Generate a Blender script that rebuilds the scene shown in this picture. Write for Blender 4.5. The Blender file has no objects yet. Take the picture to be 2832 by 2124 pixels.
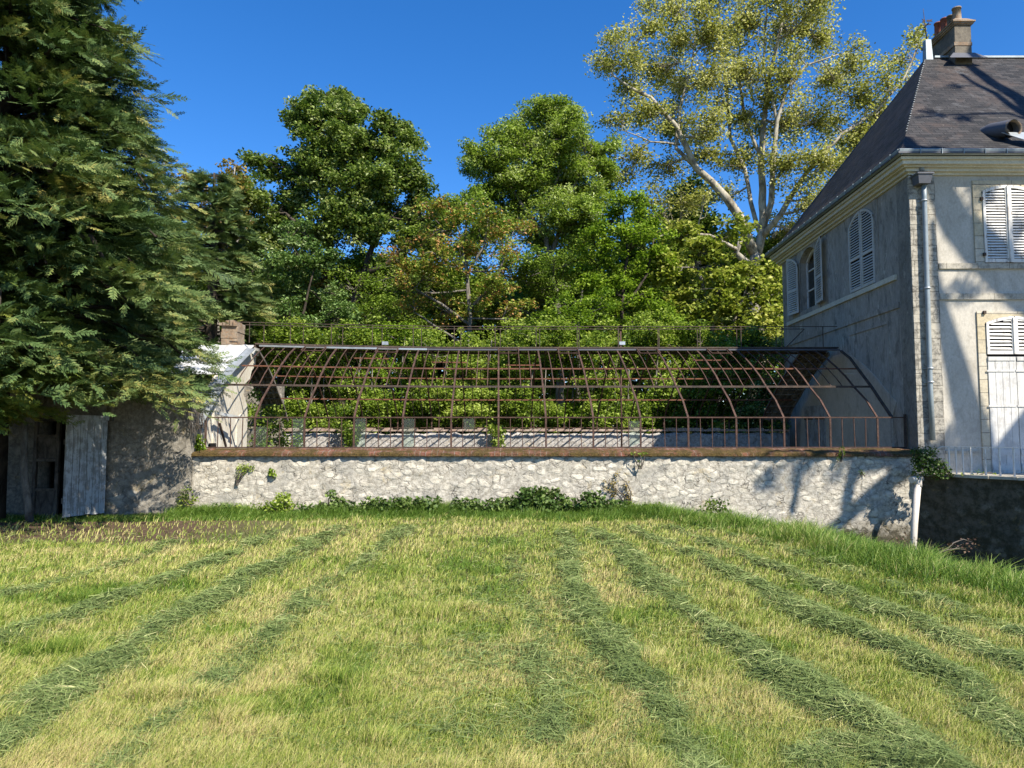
import bpy, math, random
import numpy as np
from mathutils import Vector, Matrix
random.seed(7); rng = np.random.default_rng(7)
sc = bpy.context.scene
R = math.radians
# ---------------------------------------------------------------- camera
FPX = 1963.0; CXP = 1416.0; CYP = 1062.0; PITCH = math.atan(129/FPX); CAMZ = 1.6
cam = bpy.data.cameras.new('camera'); co = bpy.data.objects.new('camera', cam); sc.collection.objects.link(co)
cam.sensor_width = 36; cam.lens = 36*FPX/2832; cam.clip_end = 3000; cam.clip_start = 0.05
co.location = (0, 0, CAMZ); co.rotation_euler = (math.pi/2+PITCH, 0, 0); sc.camera = co
sc.render.resolution_x = 1024; sc.render.resolution_y = 768
# ---------------------------------------------------------------- sun, sky, exposure
SX, SZ = 0.77, 1.27                       # towards the sun: (SX, -1, SZ)
SUN = Vector((SX, -1, SZ)).normalized()
w = bpy.data.worlds.new("World"); sc.world = w; w.use_nodes = True
nt = w.node_tree; bg = nt.nodes['Background']
sky = nt.nodes.new('ShaderNodeTexSky'); sky.sky_type = 'NISHITA'; sky.sun_disc = False
sky.sun_elevation = math.asin(SUN.z); sky.sun_rotation = math.atan2(SUN.x, SUN.y)
sky.air_density = 1.0; sky.dust_density = 0.1; sky.ozone_density = 4.0; sky.altitude = 200
hsv = nt.nodes.new('ShaderNodeHueSaturation'); hsv.inputs['Saturation'].default_value = 1.30
nt.links.new(sky.outputs[0], hsv.inputs['Color']); gr = nt.nodes.new('ShaderNodeMix'); gr.data_type = 'RGBA'; gr.blend_type = 'MULTIPLY'; gr.inputs[0].default_value = 1; gr.inputs[7].default_value = (1.0, 1.0, 1.16, 1)
nt.links.new(hsv.outputs[0], gr.inputs[6]); nt.links.new(gr.outputs[2], bg.inputs['Color'])
bg.inputs['Strength'].default_value = 0.092
sl = bpy.data.lights.new('sun', 'SUN'); sl.energy = 5.0; sl.angle = R(0.53); sl.color = (1.0, 0.93, 0.82)
so = bpy.data.objects.new('sun', sl); sc.collection.objects.link(so); so.rotation_euler = SUN.to_track_quat('Z', 'Y').to_euler()
so.location = (14, -20, 30)
sc.view_settings.view_transform = 'Standard'; sc.view_settings.look = 'None'
sc.view_settings.exposure = 1.0; sc.view_settings.gamma = 1
sc.cycles.max_bounces = 6; sc.cycles.diffuse_bounces = 3; sc.cycles.transparent_max_bounces = 8
# ---------------------------------------------------------------- helpers
def ray(px, py):
    a = (px-CXP)/FPX; b = (CYP-py)/FPX; c, s = math.cos(PITCH), math.sin(PITCH)
    return Vector((a, c-b*s, s+b*c))
def onY(px, py, Y):
    d = ray(px, py); t = Y/d.y; return Vector((d.x*t, Y, CAMZ+d.z*t))
def onZ(px, py, z=0.0):
    d = ray(px, py); t = (z-CAMZ)/d.z; return Vector((d.x*t, d.y*t, z))
def onPlane(px, py, p0, n):
    d = ray(px, py); o = Vector((0, 0, CAMZ)); t = (p0-o).dot(n)/d.dot(n); return o+d*t
def tag(o, label=None, cat=None, group=None, kind=None):
    if label: o['label'] = label
    if cat: o['category'] = cat
    if group: o['group'] = group
    if kind: o['kind'] = kind
    return o
def empty(name, loc, label, cat, group=None):
    o = bpy.data.objects.new(name, None); sc.collection.objects.link(o); o.location = loc
    o.empty_display_size = .2
    return tag(o, label, cat, group)
def link_mesh(name, me, mat, parent=None):
    o = bpy.data.objects.new(name, me); sc.collection.objects.link(o)
    if mat: me.materials.append(mat)
    if parent is not None:
        o.parent = parent
    return o
def wloc(o):
    v = Vector((0, 0, 0))
    while o is not None: v += Vector(o.location); o = o.parent
    return v
def np_mesh(name, V, F, mat, parent=None, tint=None, smooth=False, uv=None):
    """V (n,3) world coordinates, F (m,k) faces of equal size."""
    V = np.asarray(V, dtype=np.float32); F = np.asarray(F, dtype=np.int32)
    if parent is not None: V = V-np.array(wloc(parent), dtype=np.float32)
    me = bpy.data.meshes.new(name); k = F.shape[1]; m = len(F)
    me.vertices.add(len(V)); me.vertices.foreach_set('co', V.ravel())
    me.loops.add(m*k); me.loops.foreach_set('vertex_index', F.ravel())
    me.polygons.add(m); me.polygons.foreach_set('loop_start', np.arange(m, dtype=np.int32)*k)
    me.update(calc_edges=True)
    if smooth: me.polygons.foreach_set('use_smooth', np.ones(m, dtype=bool))
    if tint is not None:
        a = me.attributes.new('tint', 'FLOAT', 'FACE'); a.data.foreach_set('value', np.asarray(tint, dtype=np.float32))
    me.validate(verbose=False)
    return link_mesh(name, me, mat, parent)
class MB:
    def __init__(s): s.v = []; s.f = []; s.uv = []; s.sm = []
    def face(s, idx, uv=None, smooth=False): s.f.append(idx); s.uv.append(uv); s.sm.append(smooth)
    def hexa(s, p):      # 8 points: bottom ring 0-3, top ring 4-7
        b = len(s.v); s.v += [tuple(q) for q in p]
        for q in ((3,2,1,0),(4,5,6,7),(0,1,5,4),(1,2,6,5),(2,3,7,6),(3,0,4,7)): s.face([b+i for i in q])
    def box(s, x0, x1, y0, y1, z0, z1):
        s.hexa([(x0,y0,z0),(x1,y0,z0),(x1,y1,z0),(x0,y1,z0),(x0,y0,z1),(x1,y0,z1),(x1,y1,z1),(x0,y1,z1)])
    def pbox(s, P, a0, a1, o0, o1, z0, z1):
        s.hexa([P(a0,o1,z0),P(a1,o1,z0),P(a1,o0,z0),P(a0,o0,z0),P(a0,o1,z1),P(a1,o1,z1),P(a1,o0,z1),P(a0,o0,z1)])
    def bar(s, p, q, w, h=None, up=Vector((0,0,1))):
        h = h or w; p = Vector(p); q = Vector(q); d = (q-p).normalized()
        if abs(d.dot(up)) > .98: up = Vector((0,1,0))
        x = d.cross(up).normalized(); y = x.cross(d).normalized()
        r = [x*w/2+y*h/2, -x*w/2+y*h/2, -x*w/2-y*h/2, x*w/2-y*h/2]
        s.hexa([p+k for k in r]+[q+k for k in r])
    def tube(s, pts, rad, n=6, cap=True):
        pts = [Vector(p) for p in pts]; m = len(pts)
        if not hasattr(rad, '__len__'): rad = [rad]*m
        b = len(s.v); prev = None
        for i, p in enumerate(pts):
            d = (pts[min(i+1,m-1)]-pts[max(i-1,0)]).normalized()
            u = Vector((0,0,1)) if abs(d.z) < .95 else Vector((0,1,0))
            x = d.cross(u).normalized() if prev is None else (prev-d*prev.dot(d)).normalized()
            prev = x; y = d.cross(x)
            for k in range(n):
                a = 2*math.pi*k/n; s.v.append(tuple(p+(x*math.cos(a)+y*math.sin(a))*rad[i]))
        for i in range(m-1):
            for k in range(n):
                k2 = (k+1)%n; s.face([b+i*n+k, b+i*n+k2, b+(i+1)*n+k2, b+(i+1)*n+k], smooth=True)
        if cap: s.face([b+k for k in range(n)][::-1]); s.face([b+(m-1)*n+k for k in range(n)])
    def prism(s, poly, off):     # poly: list of points, off: extrusion vector
        n = len(poly); b = len(s.v); off = Vector(off)
        s.v += [tuple(p) for p in poly]+[tuple(Vector(p)+off) for p in poly]
        s.face(list(range(b, b+n))); s.face(list(range(b+2*n-1, b+n-1, -1)))
        for i in range(n):
            j = (i+1)%n; s.face([b+i, b+n+i, b+n+j, b+j])
    def build(s, name, mat, parent=None):
        o0 = wloc(parent) if parent is not None else Vector((0,0,0))
        me = bpy.data.meshes.new(name)
        me.from_pydata([tuple(Vector(v)-o0) for v in s.v], [], s.f)
        if any(u is not None for u in s.uv):
            L = me.uv_layers.new(name='UVMap'); i = 0
            for f, u in zip(s.f, s.uv):
                for k in range(len(f)):
                    L.data[i].uv = u[k] if u is not None else (0, 0); i += 1
        me.polygons.foreach_set('use_smooth', s.sm)
        import bmesh
        bm = bmesh.new(); bm.from_mesh(me); bmesh.ops.recalc_face_normals(bm, faces=bm.faces); bm.to_mesh(me); bm.free()
        return link_mesh(name, me, mat, parent)
def grid_slab(name, x0, x1, z0, z1, yfront, thick, mat, parent, step=.12, amp=.012, bumpf=None, topj=0.0):
    """an upright slab facing -Y whose face is slightly uneven real geometry"""
    nx = max(2, int((x1-x0)/step)); nz = max(2, int((z1-z0)/step))
    xs = np.linspace(x0, x1, nx+1); zs = np.linspace(z0, z1, nz+1)
    X, Z = np.meshgrid(xs, zs); Yf = yfront+rng.normal(0, amp, X.shape)
    Z = Z.copy(); Z[-1] += rng.normal(0, topj, nx+1)
    Vf = np.stack([X, Yf, Z], -1).reshape(-1, 3); Vb = np.stack([X, np.full_like(X, yfront+thick), Z], -1).reshape(-1, 3)
    N = len(Vf); idx = np.arange(N).reshape(nz+1, nx+1)
    def q(a, b, c, d): return np.stack([a, b, c, d], -1).reshape(-1, 4)
    Ff = q(idx[:-1,:-1], idx[:-1,1:], idx[1:,1:], idx[1:,:-1]); Fb = Ff[:, ::-1]+N
    Ft = q(idx[-1,:-1], idx[-1,1:], idx[-1,1:]+N, idx[-1,:-1]+N)
    Fl = q(idx[:-1,0], idx[1:,0], idx[1:,0]+N, idx[:-1,0]+N); Fr = q(idx[:-1,-1], idx[:-1,-1]+N, idx[1:,-1]+N, idx[1:,-1])
    return np_mesh(name, np.vstack([Vf, Vb]), np.vstack([Ff, Fb, Ft, Fl, Fr]), mat, parent)
# ---------------------------------------------------------------- materials
class NT:
    def __init__(s, name):
        s.m = bpy.data.materials.new(name); s.m.use_nodes = True; s.t = s.m.node_tree
        s.b = s.t.nodes['Principled BSDF']; s.out = s.t.nodes['Material Output']
        s.b.inputs['Specular IOR Level'].default_value = .25
    def n(s, ty, **kw):
        k = s.t.nodes.new(ty)
        for a, v in kw.items():
            if a.startswith('i_'): k.inputs[a[2:].replace('_', ' ')].default_value = v
            else: setattr(k, a, v)
        return k
    def l(s, a, b): s.t.links.new(a, b)
    def co(s, scale=(1,1,1), kind='Object'):
        c = s.n('ShaderNodeTexCoord'); m = s.n('ShaderNodeMapping'); m.inputs['Scale'].default_value = scale
        s.l(c.outputs[kind], m.inputs[0]); return m.outputs[0]
    def noise(s, vec, scale, detail=5, rough=.6, dist=0):
        k = s.n('ShaderNodeTexNoise'); k.inputs['Scale'].default_value = scale; k.inputs['Detail'].default_value = detail
        k.inputs['Roughness'].default_value = rough; k.inputs['Distortion'].default_value = dist
        s.l(vec, k.inputs['Vector']); return k.outputs['Fac']
    def ramp(s, fac, stops, interp='LINEAR'):
        k = s.n('ShaderNodeValToRGB'); e = k.color_ramp.elements; k.color_ramp.interpolation = interp
        while len(e) < len(stops): e.new(.5)
        for i, (p, c) in enumerate(stops):
            e[i].position = p; e[i].color = (c[0], c[1], c[2], 1) if hasattr(c, '__len__') else (c, c, c, 1)
        s.l(fac, k.inputs[0]); return k.outputs[0]
    def mix(s, fac, a, b, mode='MIX'):
        k = s.n('ShaderNodeMix'); k.data_type = 'RGBA'; k.blend_type = mode
        for v, i in ((fac, 0), (a, 6), (b, 7)):
            if hasattr(v, 'links') or isinstance(v, bpy.types.NodeSocket): s.l(v, k.inputs[i])
            elif i == 0: k.inputs[0].default_value = v
            else: k.inputs[i].default_value = (*v, 1)
        return k.outputs[2]
    def math(s, op, a, b=0.0, clamp=False):
        k = s.n('ShaderNodeMath'); k.operation = op; k.use_clamp = clamp
        for i, v in enumerate((a, b)):
            if isinstance(v, bpy.types.NodeSocket): s.l(v, k.inputs[i])
            else: k.inputs[i].default_value = v
        return k.outputs[0]
    def bump(s, h, strength=.5, dist=.02):
        k = s.n('ShaderNodeBump'); k.inputs['Strength'].default_value = strength; k.inputs['Distance'].default_value = dist
        s.l(h, k.inputs['Height']); s.l(k.outputs[0], s.b.inputs['Normal'])
    def fin(s, col, rough=.9, metal=0.0):
        if isinstance(col, bpy.types.NodeSocket): s.l(col, s.b.inputs['Base Color'])
        else: s.b.inputs['Base Color'].default_value = (*col, 1)
        s.b.inputs['Roughness'].default_value = rough; s.b.inputs['Metallic'].default_value = metal
        return s.m
def leaf_mat(name, stops, trans=.35, rough=.55):
    s = NT(name); a = s.n('ShaderNodeAttribute'); a.attribute_name = 'tint'
    col = s.ramp(a.outputs['Fac'], stops)
    tr = s.n('ShaderNodeBsdfTranslucent'); bright = s.mix(.5, col, (.9, 1.0, .35), 'MULTIPLY')
    s.l(bright, tr.inputs['Color'])
    ms = s.n('ShaderNodeMixShader'); ms.inputs[0].default_value = trans
    s.fin(col, rough); s.l(s.b.outputs[0], ms.inputs[1]); s.l(tr.outputs[0], ms.inputs[2]); s.l(ms.outputs[0], s.out.inputs[0])
    return s.m
def stones_mat(name, stone, mortar, sc_=(3.2,3.2,5.2), cover=.5, dirt=(.05,.05,.04), dirt_amt=.35, crack=.5, moss=None, base_moss=None, rounded=True, bs=.6):
    """rubble stones half covered by old render"""
    s = NT(name); v = s.co((1,1,1))
    wn = s.n('ShaderNodeTexNoise'); wn.inputs['Scale'].default_value = 3.0; wn.inputs['Detail'].default_value = 4; s.l(v, wn.inputs['Vector'])
    off = s.n('ShaderNodeVectorMath'); off.operation = 'MULTIPLY_ADD'
    s.l(wn.outputs['Color'], off.inputs[0]); off.inputs[1].default_value = (.32,.32,.22); s.l(v, off.inputs[2])
    mp = s.n('ShaderNodeMapping'); mp.inputs['Scale'].default_value = sc_; s.l(off.outputs[0], mp.inputs[0])
    vo = s.n('ShaderNodeTexVoronoi'); vo.feature = 'DISTANCE_TO_EDGE'; s.l(mp.outputs[0], vo.inputs['Vector']); vo.inputs['Scale'].default_value = 1
    vc = s.n('ShaderNodeTexVoronoi'); s.l(mp.outputs[0], vc.inputs['Vector']); vc.inputs['Scale'].default_value = 1
    sep = s.n('ShaderNodeSeparateColor'); s.l(vc.outputs['Color'], sep.inputs[0])
    shape = s.ramp(s.math('ADD', vc.outputs['Distance'], s.math('MULTIPLY', s.noise(v, 16, 4, .7), .35)), [(.50, 1), (.66, 0)]) if rounded else s.ramp(vo.outputs['Distance'], [(.04, 0), (.16, 1)])
    n1 = s.noise(v, .9, 5, .65); n2 = s.noise(v, 14, 6, .75); n3 = s.noise(v, 45, 3, .7)
    keep = s.math('ADD', s.math('MULTIPLY', sep.outputs[1], .55), n1)          # which stones show
    show = s.ramp(keep, [(cover+.02, 0), (cover+.22, 1)])
    smask = s.math('MULTIPLY', shape, show)
    stc = s.ramp(sep.outputs[0], stone); moc = s.ramp(n2, mortar)
    col = s.mix(smask, moc, stc)
    col = s.mix(s.ramp(n2, [(.35, .55), (.6, 0)]), col, (.16,.14,.11), 'MIX')
    dm = s.ramp(s.noise(v, 1.7, 6, .7, .4), [(.50, 0), (.68, dirt_amt)])
    col = s.mix(dm, col, dirt)
    line = s.ramp(vo.outputs['Distance'], [(.0, 1), (.03, 0)])
    ck = s.math('MULTIPLY', line, s.ramp(s.noise(v, 2.5, 3, .6), [(.42, 0), (.56, crack)]))
    col = s.mix(ck, col, (.03,.025,.02))
    yl = s.ramp(s.noise(v, 2.3, 4, .7, .8), [(.60, 0), (.72, .35)]); col = s.mix(yl, col, (.42,.29,.08))
    if base_moss is not None:      # dark moss patch of its own shape
        gx, lo, hi = base_moss
        sp = s.n('ShaderNodeSeparateXYZ'); s.l(v, sp.inputs[0])
        mz = s.n('ShaderNodeMapRange'); mz.inputs[1].default_value = hi; mz.inputs[2].default_value = lo; s.l(sp.outputs[2], mz.inputs[0])
        mx = s.n('ShaderNodeMapRange'); mx.inputs[1].default_value = gx; mx.inputs[2].default_value = gx+1.0; s.l(sp.outputs[0], mx.inputs[0])
        mm = s.math('MULTIPLY', s.math('MULTIPLY', mz.outputs[0], mx.outputs[0]), 1.0)
        mm = s.ramp(s.math('ADD', s.math('MULTIPLY', mm, .45), s.math('MULTIPLY', s.noise(v, 7, 6, .75), .6)), [(.47, 0), (.58, .92)])
        col = s.mix(mm, col, (.035,.03,.015))
    if moss: 
        mm = s.ramp(s.noise(v, 5, 6, .75), [(.42, moss), (.58, 0)]); col = s.mix(mm, col, (.03,.028,.014))
    h = s.math('ADD', s.math('MULTIPLY', smask, .55), s.math('MULTIPLY', n2, .9))
    h = s.math('ADD', h, s.math('MULTIPLY', n3, .35)); h = s.math('SUBTRACT', h, s.math('MULTIPLY', ck, 1.2))
    s.bump(h, bs, .03)
    return s.fin(col, .95)
def plaster_mat(name, c1, c2, c3, scale=1.0, stain=.5, bump=.4, ys=1.0, flake=.0):
    s = NT(name); v = s.co((1,1,ys))
    n1 = s.noise(v, 1.1*scale, 7, .7, .5); n2 = s.noise(v, 26, 5, .8); n3 = s.noise(v, 5*scale, 6, .75, .6)
    col = s.ramp(n1, [(.35, c1), (.62, c2)]); col = s.mix(s.ramp(n3, [(.50, 0), (.66, stain)]), col, c3)
    col = s.mix(s.ramp(n2, [(.4, .35), (.62, 0)]), col, (c3[0]*.8, c3[1]*.8, c3[2]*.8))
    if flake:
        fl = s.ramp(s.noise(v, 3.2, 8, .8, .3), [(.60, 0), (.63, flake)]); col = s.mix(fl, col, (c2[0]*1.5, c2[1]*1.5, c2[2]*1.45))
    s.bump(s.math('ADD', s.math('MULTIPLY', n2, .5), n3), bump, .02)
    return s.fin(col, .92)
def blocks_mat(name, ca, cb, bw=.42, bh=.30, dirt=.75):
    s = NT(name); v0 = s.co((1,1,1)); 
    sp = s.n('ShaderNodeSeparateXYZ'); s.l(v0, sp.inputs[0]); cb_ = s.n('ShaderNodeCombineXYZ')
    s.l(s.math('ADD', sp.outputs[0], sp.outputs[1]), cb_.inputs[0]); s.l(sp.outputs[2], cb_.inputs[1])
    br = s.n('ShaderNodeTexBrick'); s.l(cb_.outputs[0], br.inputs['Vector'])
    br.inputs['Scale'].default_value = 1; br.inputs['Brick Width'].default_value = bw; br.inputs['Row Height'].default_value = bh
    br.inputs['Mortar Size'].default_value = .006; br.inputs['Bias'].default_value = 0
    br.inputs['Color1'].default_value = (*ca, 1); br.inputs['Color2'].default_value = (*cb, 1); br.inputs['Mortar'].default_value = (ca[0]*.4,ca[1]*.4,ca[2]*.4,1)
    n1 = s.noise(v0, 9, 8, .8, .4); n2 = s.noise(v0, 2.2, 5, .7, .5)
    col = s.mix(s.ramp(n1, [(.46, 0), (.60, dirt)]), br.outputs['Color'], (.07,.065,.055))
    col = s.mix(s.ramp(n2, [(.56, 0), (.66, .35)]), col, (.4,.36,.27))
    s.bump(s.math('SUBTRACT', s.math('MULTIPLY', n1, .8), s.math('MULTIPLY', br.outputs['Fac'], 1.0)), .8, .02)
    return s.fin(col, .95)
def slate_mat():
    s = NT('slate'); v = s.co((1,1,1), 'UV')
    br = s.n('ShaderNodeTexBrick'); s.l(v, br.inputs['Vector'])
    for k, x in (('Scale', 1), ('Brick Width', .24), ('Row Height', .12), ('Mortar Size', .006), ('Mortar Smooth', .1), ('Bias', 0)): br.inputs[k].default_value = x
    br.inputs['Color1'].default_value = (.016,.016,.016,1); br.inputs['Color2'].default_value = (.046,.043,.041,1); br.inputs['Mortar'].default_value = (.008,.008,.009,1)
    vo = s.co((1,1,1)); n1 = s.noise(vo, 1.3, 6, .7, .5); n2 = s.noise(vo, 18, 4, .7)
    col = s.mix(s.ramp(n1, [(.48, 0), (.62, .5)]), br.outputs['Color'], (.085,.062,.05))
    col = s.mix(s.ramp(s.noise(vo, 2.4, 5, .7), [(.60, 0), (.7, .5)]), col, (.12,.12,.12))
    col = s.mix(s.ramp(s.noise(vo, 40, 3, .6), [(.68, 0), (.72, .7)]), col, (.35,.34,.30))
    sp = s.n('ShaderNodeSeparateXYZ'); s.l(v, sp.inputs[0])
    fr = s.math('FRACT', s.math('DIVIDE', sp.outputs[1], .12))        # each slate lifts toward its lower edge
    h = s.math('ADD', s.math('MULTIPLY', s.math('SUBTRACT', 1.0, fr), 1.0), s.math('MULTIPLY', n2, .3))
    h = s.math('SUBTRACT', h, s.math('MULTIPLY', br.outputs['Fac'], .7))
    s.bump(h, .8, .012); s.b.inputs['Specular IOR Level'].default_value = .2
    return s.fin(col, .75)
def paint_mat(name, col, wood=(.20,.17,.14), amt=.5, wear=.55, axis=2):
    s = NT(name); sc_ = [30,30,30]; sc_[axis] = 2.5; v = s.co(tuple(sc_)); n = s.noise(v, 1, 6, .7); v2 = s.co((1,1,1))
    n2 = s.noise(v2, 7, 6, .7)
    f = s.ramp(s.math('ADD', s.math('MULTIPLY', n, .5), s.math('MULTIPLY', n2, .5)), [(wear, 0), (wear+.06, amt)])
    c = s.mix(f, col, wood); c = s.mix(s.ramp(s.noise(v2, 2.2, 4), [(.5, 0), (.7, .35)]), c, (col[0]*.6, col[1]*.6, col[2]*.62))
    s.bump(n, .35, .006); return s.fin(c, .7)
def rust_mat(name, a=(.03,.018,.013), b=(.085,.045,.032)):
    s = NT(name); v = s.co(); n = s.noise(v, 6, 6, .75); n2 = s.noise(v, 60, 3, .6)
    c = s.ramp(n, [(.35, a), (.6, b)]); c = s.mix(s.ramp(n2, [(.55, 0), (.7, .35)]), c, (.24,.19,.16))
    s.bump(n2, .3, .004); return s.fin(c, .8)
def metal_mat(name, col, dark, rough=.45, metal=.5, st=.6):
    s = NT(name); v = s.co((1,1,1)); n = s.noise(v, 3, 6, .7, .6)
    c = s.mix(s.ramp(n, [(.42, 0), (.66, st)]), col, dark); s.bump(s.noise(v, 9, 3), .15, .01); return s.fin(c, rough, metal)
def simple(name, col, rough=.8, metal=0.0):
    s = NT(name); v = s.co(); n = s.noise(v, 12, 5, .7)
    return s.fin(s.mix(s.ramp(n, [(.35, .4), (.65, 0)]), col, (col[0]*.55, col[1]*.55, col[2]*.55)), rough, metal)
def bark_mat(name, a, b, sc_=6):
    s = NT(name); v = s.co((1,1,.45)); n = s.noise(v, sc_, 6, .7, .5)
    c = s.ramp(n, [(.38, a), (.60, b)]); s.bump(n, .6, .03); return s.fin(c, .9)
M = {}
M['wall'] = stones_mat('rubble_wall', [(0,(.48,.44,.355)),(.5,(.66,.61,.50)),(1,(.56,.51,.41))], [(.3,(.25,.225,.18)),(.48,(.42,.385,.315)),(.65,(.52,.48,.40))], sc_=(4.6,4.6,8.4), cover=.66, dirt=(.24,.23,.205), dirt_amt=.65, crack=.8, bs=.55, base_moss=(5.4,-.8,.35))
M['wall_back'] = stones_mat('back_wall_stone', [(0,(.40,.36,.31)),(1,(.55,.50,.43))], [(.35,(.26,.24,.22)),(.6,(.48,.45,.41))], cover=.85)
M['wall_left'] = stones_mat('left_wall_stone', [(0,(.27,.245,.195)),(1,(.42,.385,.32))], [(.35,(.12,.11,.09)),(.6,(.27,.245,.20))], sc_=(3.4,3.4,5.0), cover=.76)  # stone tones lowered: tree shade on this wall is put into the colour
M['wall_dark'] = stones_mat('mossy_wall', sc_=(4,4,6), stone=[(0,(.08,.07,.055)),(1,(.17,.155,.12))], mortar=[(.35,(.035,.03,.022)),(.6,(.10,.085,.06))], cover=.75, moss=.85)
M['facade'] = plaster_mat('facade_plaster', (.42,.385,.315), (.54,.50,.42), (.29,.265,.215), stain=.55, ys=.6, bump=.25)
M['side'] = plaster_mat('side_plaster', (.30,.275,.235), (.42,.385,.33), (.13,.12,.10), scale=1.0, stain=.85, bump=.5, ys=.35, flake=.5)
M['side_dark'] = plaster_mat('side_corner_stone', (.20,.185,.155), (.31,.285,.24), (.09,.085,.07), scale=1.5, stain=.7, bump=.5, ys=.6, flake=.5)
M['quoin'] = blocks_mat('quoin_stone', (.42,.385,.31), (.30,.28,.235), .9, .31)
M['trim'] = blocks_mat('trim_stone', (.46,.42,.34), (.38,.35,.28), .62, .5, .5)
M['surround'] = blocks_mat('surround_stone', (.52,.47,.37), (.50,.42,.27), 2.0, .26, .25)
M['cornice'] = plaster_mat('cornice_stone', (.58,.54,.43), (.68,.64,.52), (.36,.32,.22), stain=.3)
M['slate'] = slate_mat()
M['white_paint'] = paint_mat('flaking_white_paint', (.62,.60,.55), amt=.75, wear=.53)
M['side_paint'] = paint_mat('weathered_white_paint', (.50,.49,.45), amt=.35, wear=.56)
M['door_paint'] = paint_mat('door_paint', (.52,.51,.47), wood=(.34,.32,.29), amt=.6, wear=.50)
M['old_door'] = paint_mat('old_door_paint', (.36,.37,.36), wood=(.14,.13,.11), amt=.7, wear=.47)
M['rust'] = rust_mat('rusty_iron'); M['rust_red'] = rust_mat('red_rust', (.07,.03,.02), (.17,.07,.038)); M['rust_dark'] = rust_mat('dark_iron', (.03,.025,.022), (.08,.055,.04))
M['zinc'] = metal_mat('zinc', (.42,.45,.46), (.22,.24,.24), .45, .55)
M['zinc_light'] = metal_mat('pale_zinc_sheet', (.55,.57,.57), (.38,.34,.26), .5, .25, .5)
M['pipe'] = metal_mat('grey_pipe', (.26,.30,.31), (.16,.18,.19), .5, .3)
M['pvc'] = simple('cream_plastic', (.62,.56,.48), .5)
M['lead'] = simple('lead', (.10,.105,.12), .6)
M['back_brick'] = plaster_mat('old_brick_top', (.30,.19,.14), (.44,.36,.30), (.12,.09,.06), scale=4, stain=.5)
M['black'] = simple('dark_inside', (.012,.011,.010), 1)  # near-black colour stands in for the unlit depth of openings
M['terracotta'] = rust_mat('terracotta', (.16,.05,.035), (.28,.10,.07))
M['chimney'] = plaster_mat('chimney_render', (.10,.085,.065), (.19,.165,.125), (.07,.06,.05), scale=2, stain=.5, bump=.6)
M['chimney_lichen'] = plaster_mat('lichen_stone', (.17,.145,.11), (.32,.28,.22), (.30,.13,.035), scale=2.5, stain=.55, bump=.8)
M['wood'] = bark_mat('grey_wood', (.05,.042,.035), (.13,.11,.09), 9)
M['gable'] = plaster_mat('gable_plaster', (.52,.49,.42), (.68,.65,.57), (.42,.33,.17), scale=1.4, stain=.45, bump=.4, ys=.4)
s = NT('gable_old_door_wood'); M['boards'] = bark_mat('roof_boards', (.07,.06,.05), (.20,.18,.155), 5)
# moss and brick coping
s = NT('mossy_brick_coping'); v = s.co((1,1,1)); sp = s.n('ShaderNodeSeparateXYZ'); s.l(v, sp.inputs[0]); cb = s.n('ShaderNodeCombineXYZ')
s.l(sp.outputs[0], cb.inputs[0]); s.l(s.math('ADD', sp.outputs[1], sp.outputs[2]), cb.inputs[1])
br = s.n('ShaderNodeTexBrick'); s.l(cb.outputs[0], br.inputs['Vector'])
for k, x in (('Scale', 1), ('Brick Width', .11), ('Row Height', .24), ('Mortar Size', .006)): br.inputs[k].default_value = x
br.offset = 0; br.inputs['Color1'].default_value = (.21,.085,.055,1); br.inputs['Color2'].default_value = (.13,.06,.045,1); br.inputs['Mortar'].default_value = (.22,.19,.15,1)
n1 = s.noise(v, 2.0, 7, .72, .3); n2 = s.noise(v, 30, 5, .8)
mo = s.ramp(n2, [(.3, (.022,.015,.006)), (.52, (.075,.05,.015)), (.75, (.17,.12,.035))])
fac = s.ramp(s.math('ADD', n1, s.math('MULTIPLY', n2, .25)), [(.61, 1), (.75, 0)])
s.bump(s.math('ADD', s.math('MULTIPLY', fac, .6), n2), .9, .03); M['coping'] = s.fin(s.mix(fac, br.outputs['Color'], mo), .95)
# plane bark and others
M['plane_bark'] = bark_mat('plane_bark', (.12,.10,.07), (.38,.345,.265), 4)
M['dark_bark'] = bark_mat('dark_bark', (.02,.016,.012), (.07,.055,.04)); M['grey_bark'] = bark_mat('grey_bark', (.07,.06,.05), (.19,.17,.14))
M['pale_bark'] = bark_mat('pale_bark', (.16,.14,.11), (.34,.31,.25))
# glass
s = NT('old_glass'); gl = s.n('ShaderNodeBsdfGlossy'); gl.inputs['Roughness'].default_value = .08; tp = s.n('ShaderNodeBsdfTransparent'); tp.inputs[0].default_value = (.86,.94,.92,1)
df = s.n('ShaderNodeBsdfDiffuse'); df.inputs[0].default_value = (.5,.55,.52,1); mx = s.n('ShaderNodeMixShader'); mx.inputs[0].default_value = .03; m2 = s.n('ShaderNodeMixShader')
s.l(tp.outputs[0], mx.inputs[1]); s.l(gl.outputs[0], mx.inputs[2]); s.l(mx.outputs[0], m2.inputs[1]); s.l(df.outputs[0], m2.inputs[2])
m2.inputs[0].default_value = .018; s.l(m2.outputs[0], s.out.inputs[0]); M['glass'] = s.m
s = NT('window_glass'); s.b.inputs['Specular IOR Level'].default_value = .8; M['window_glass'] = s.fin((.015,.02,.018), .06)
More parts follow.
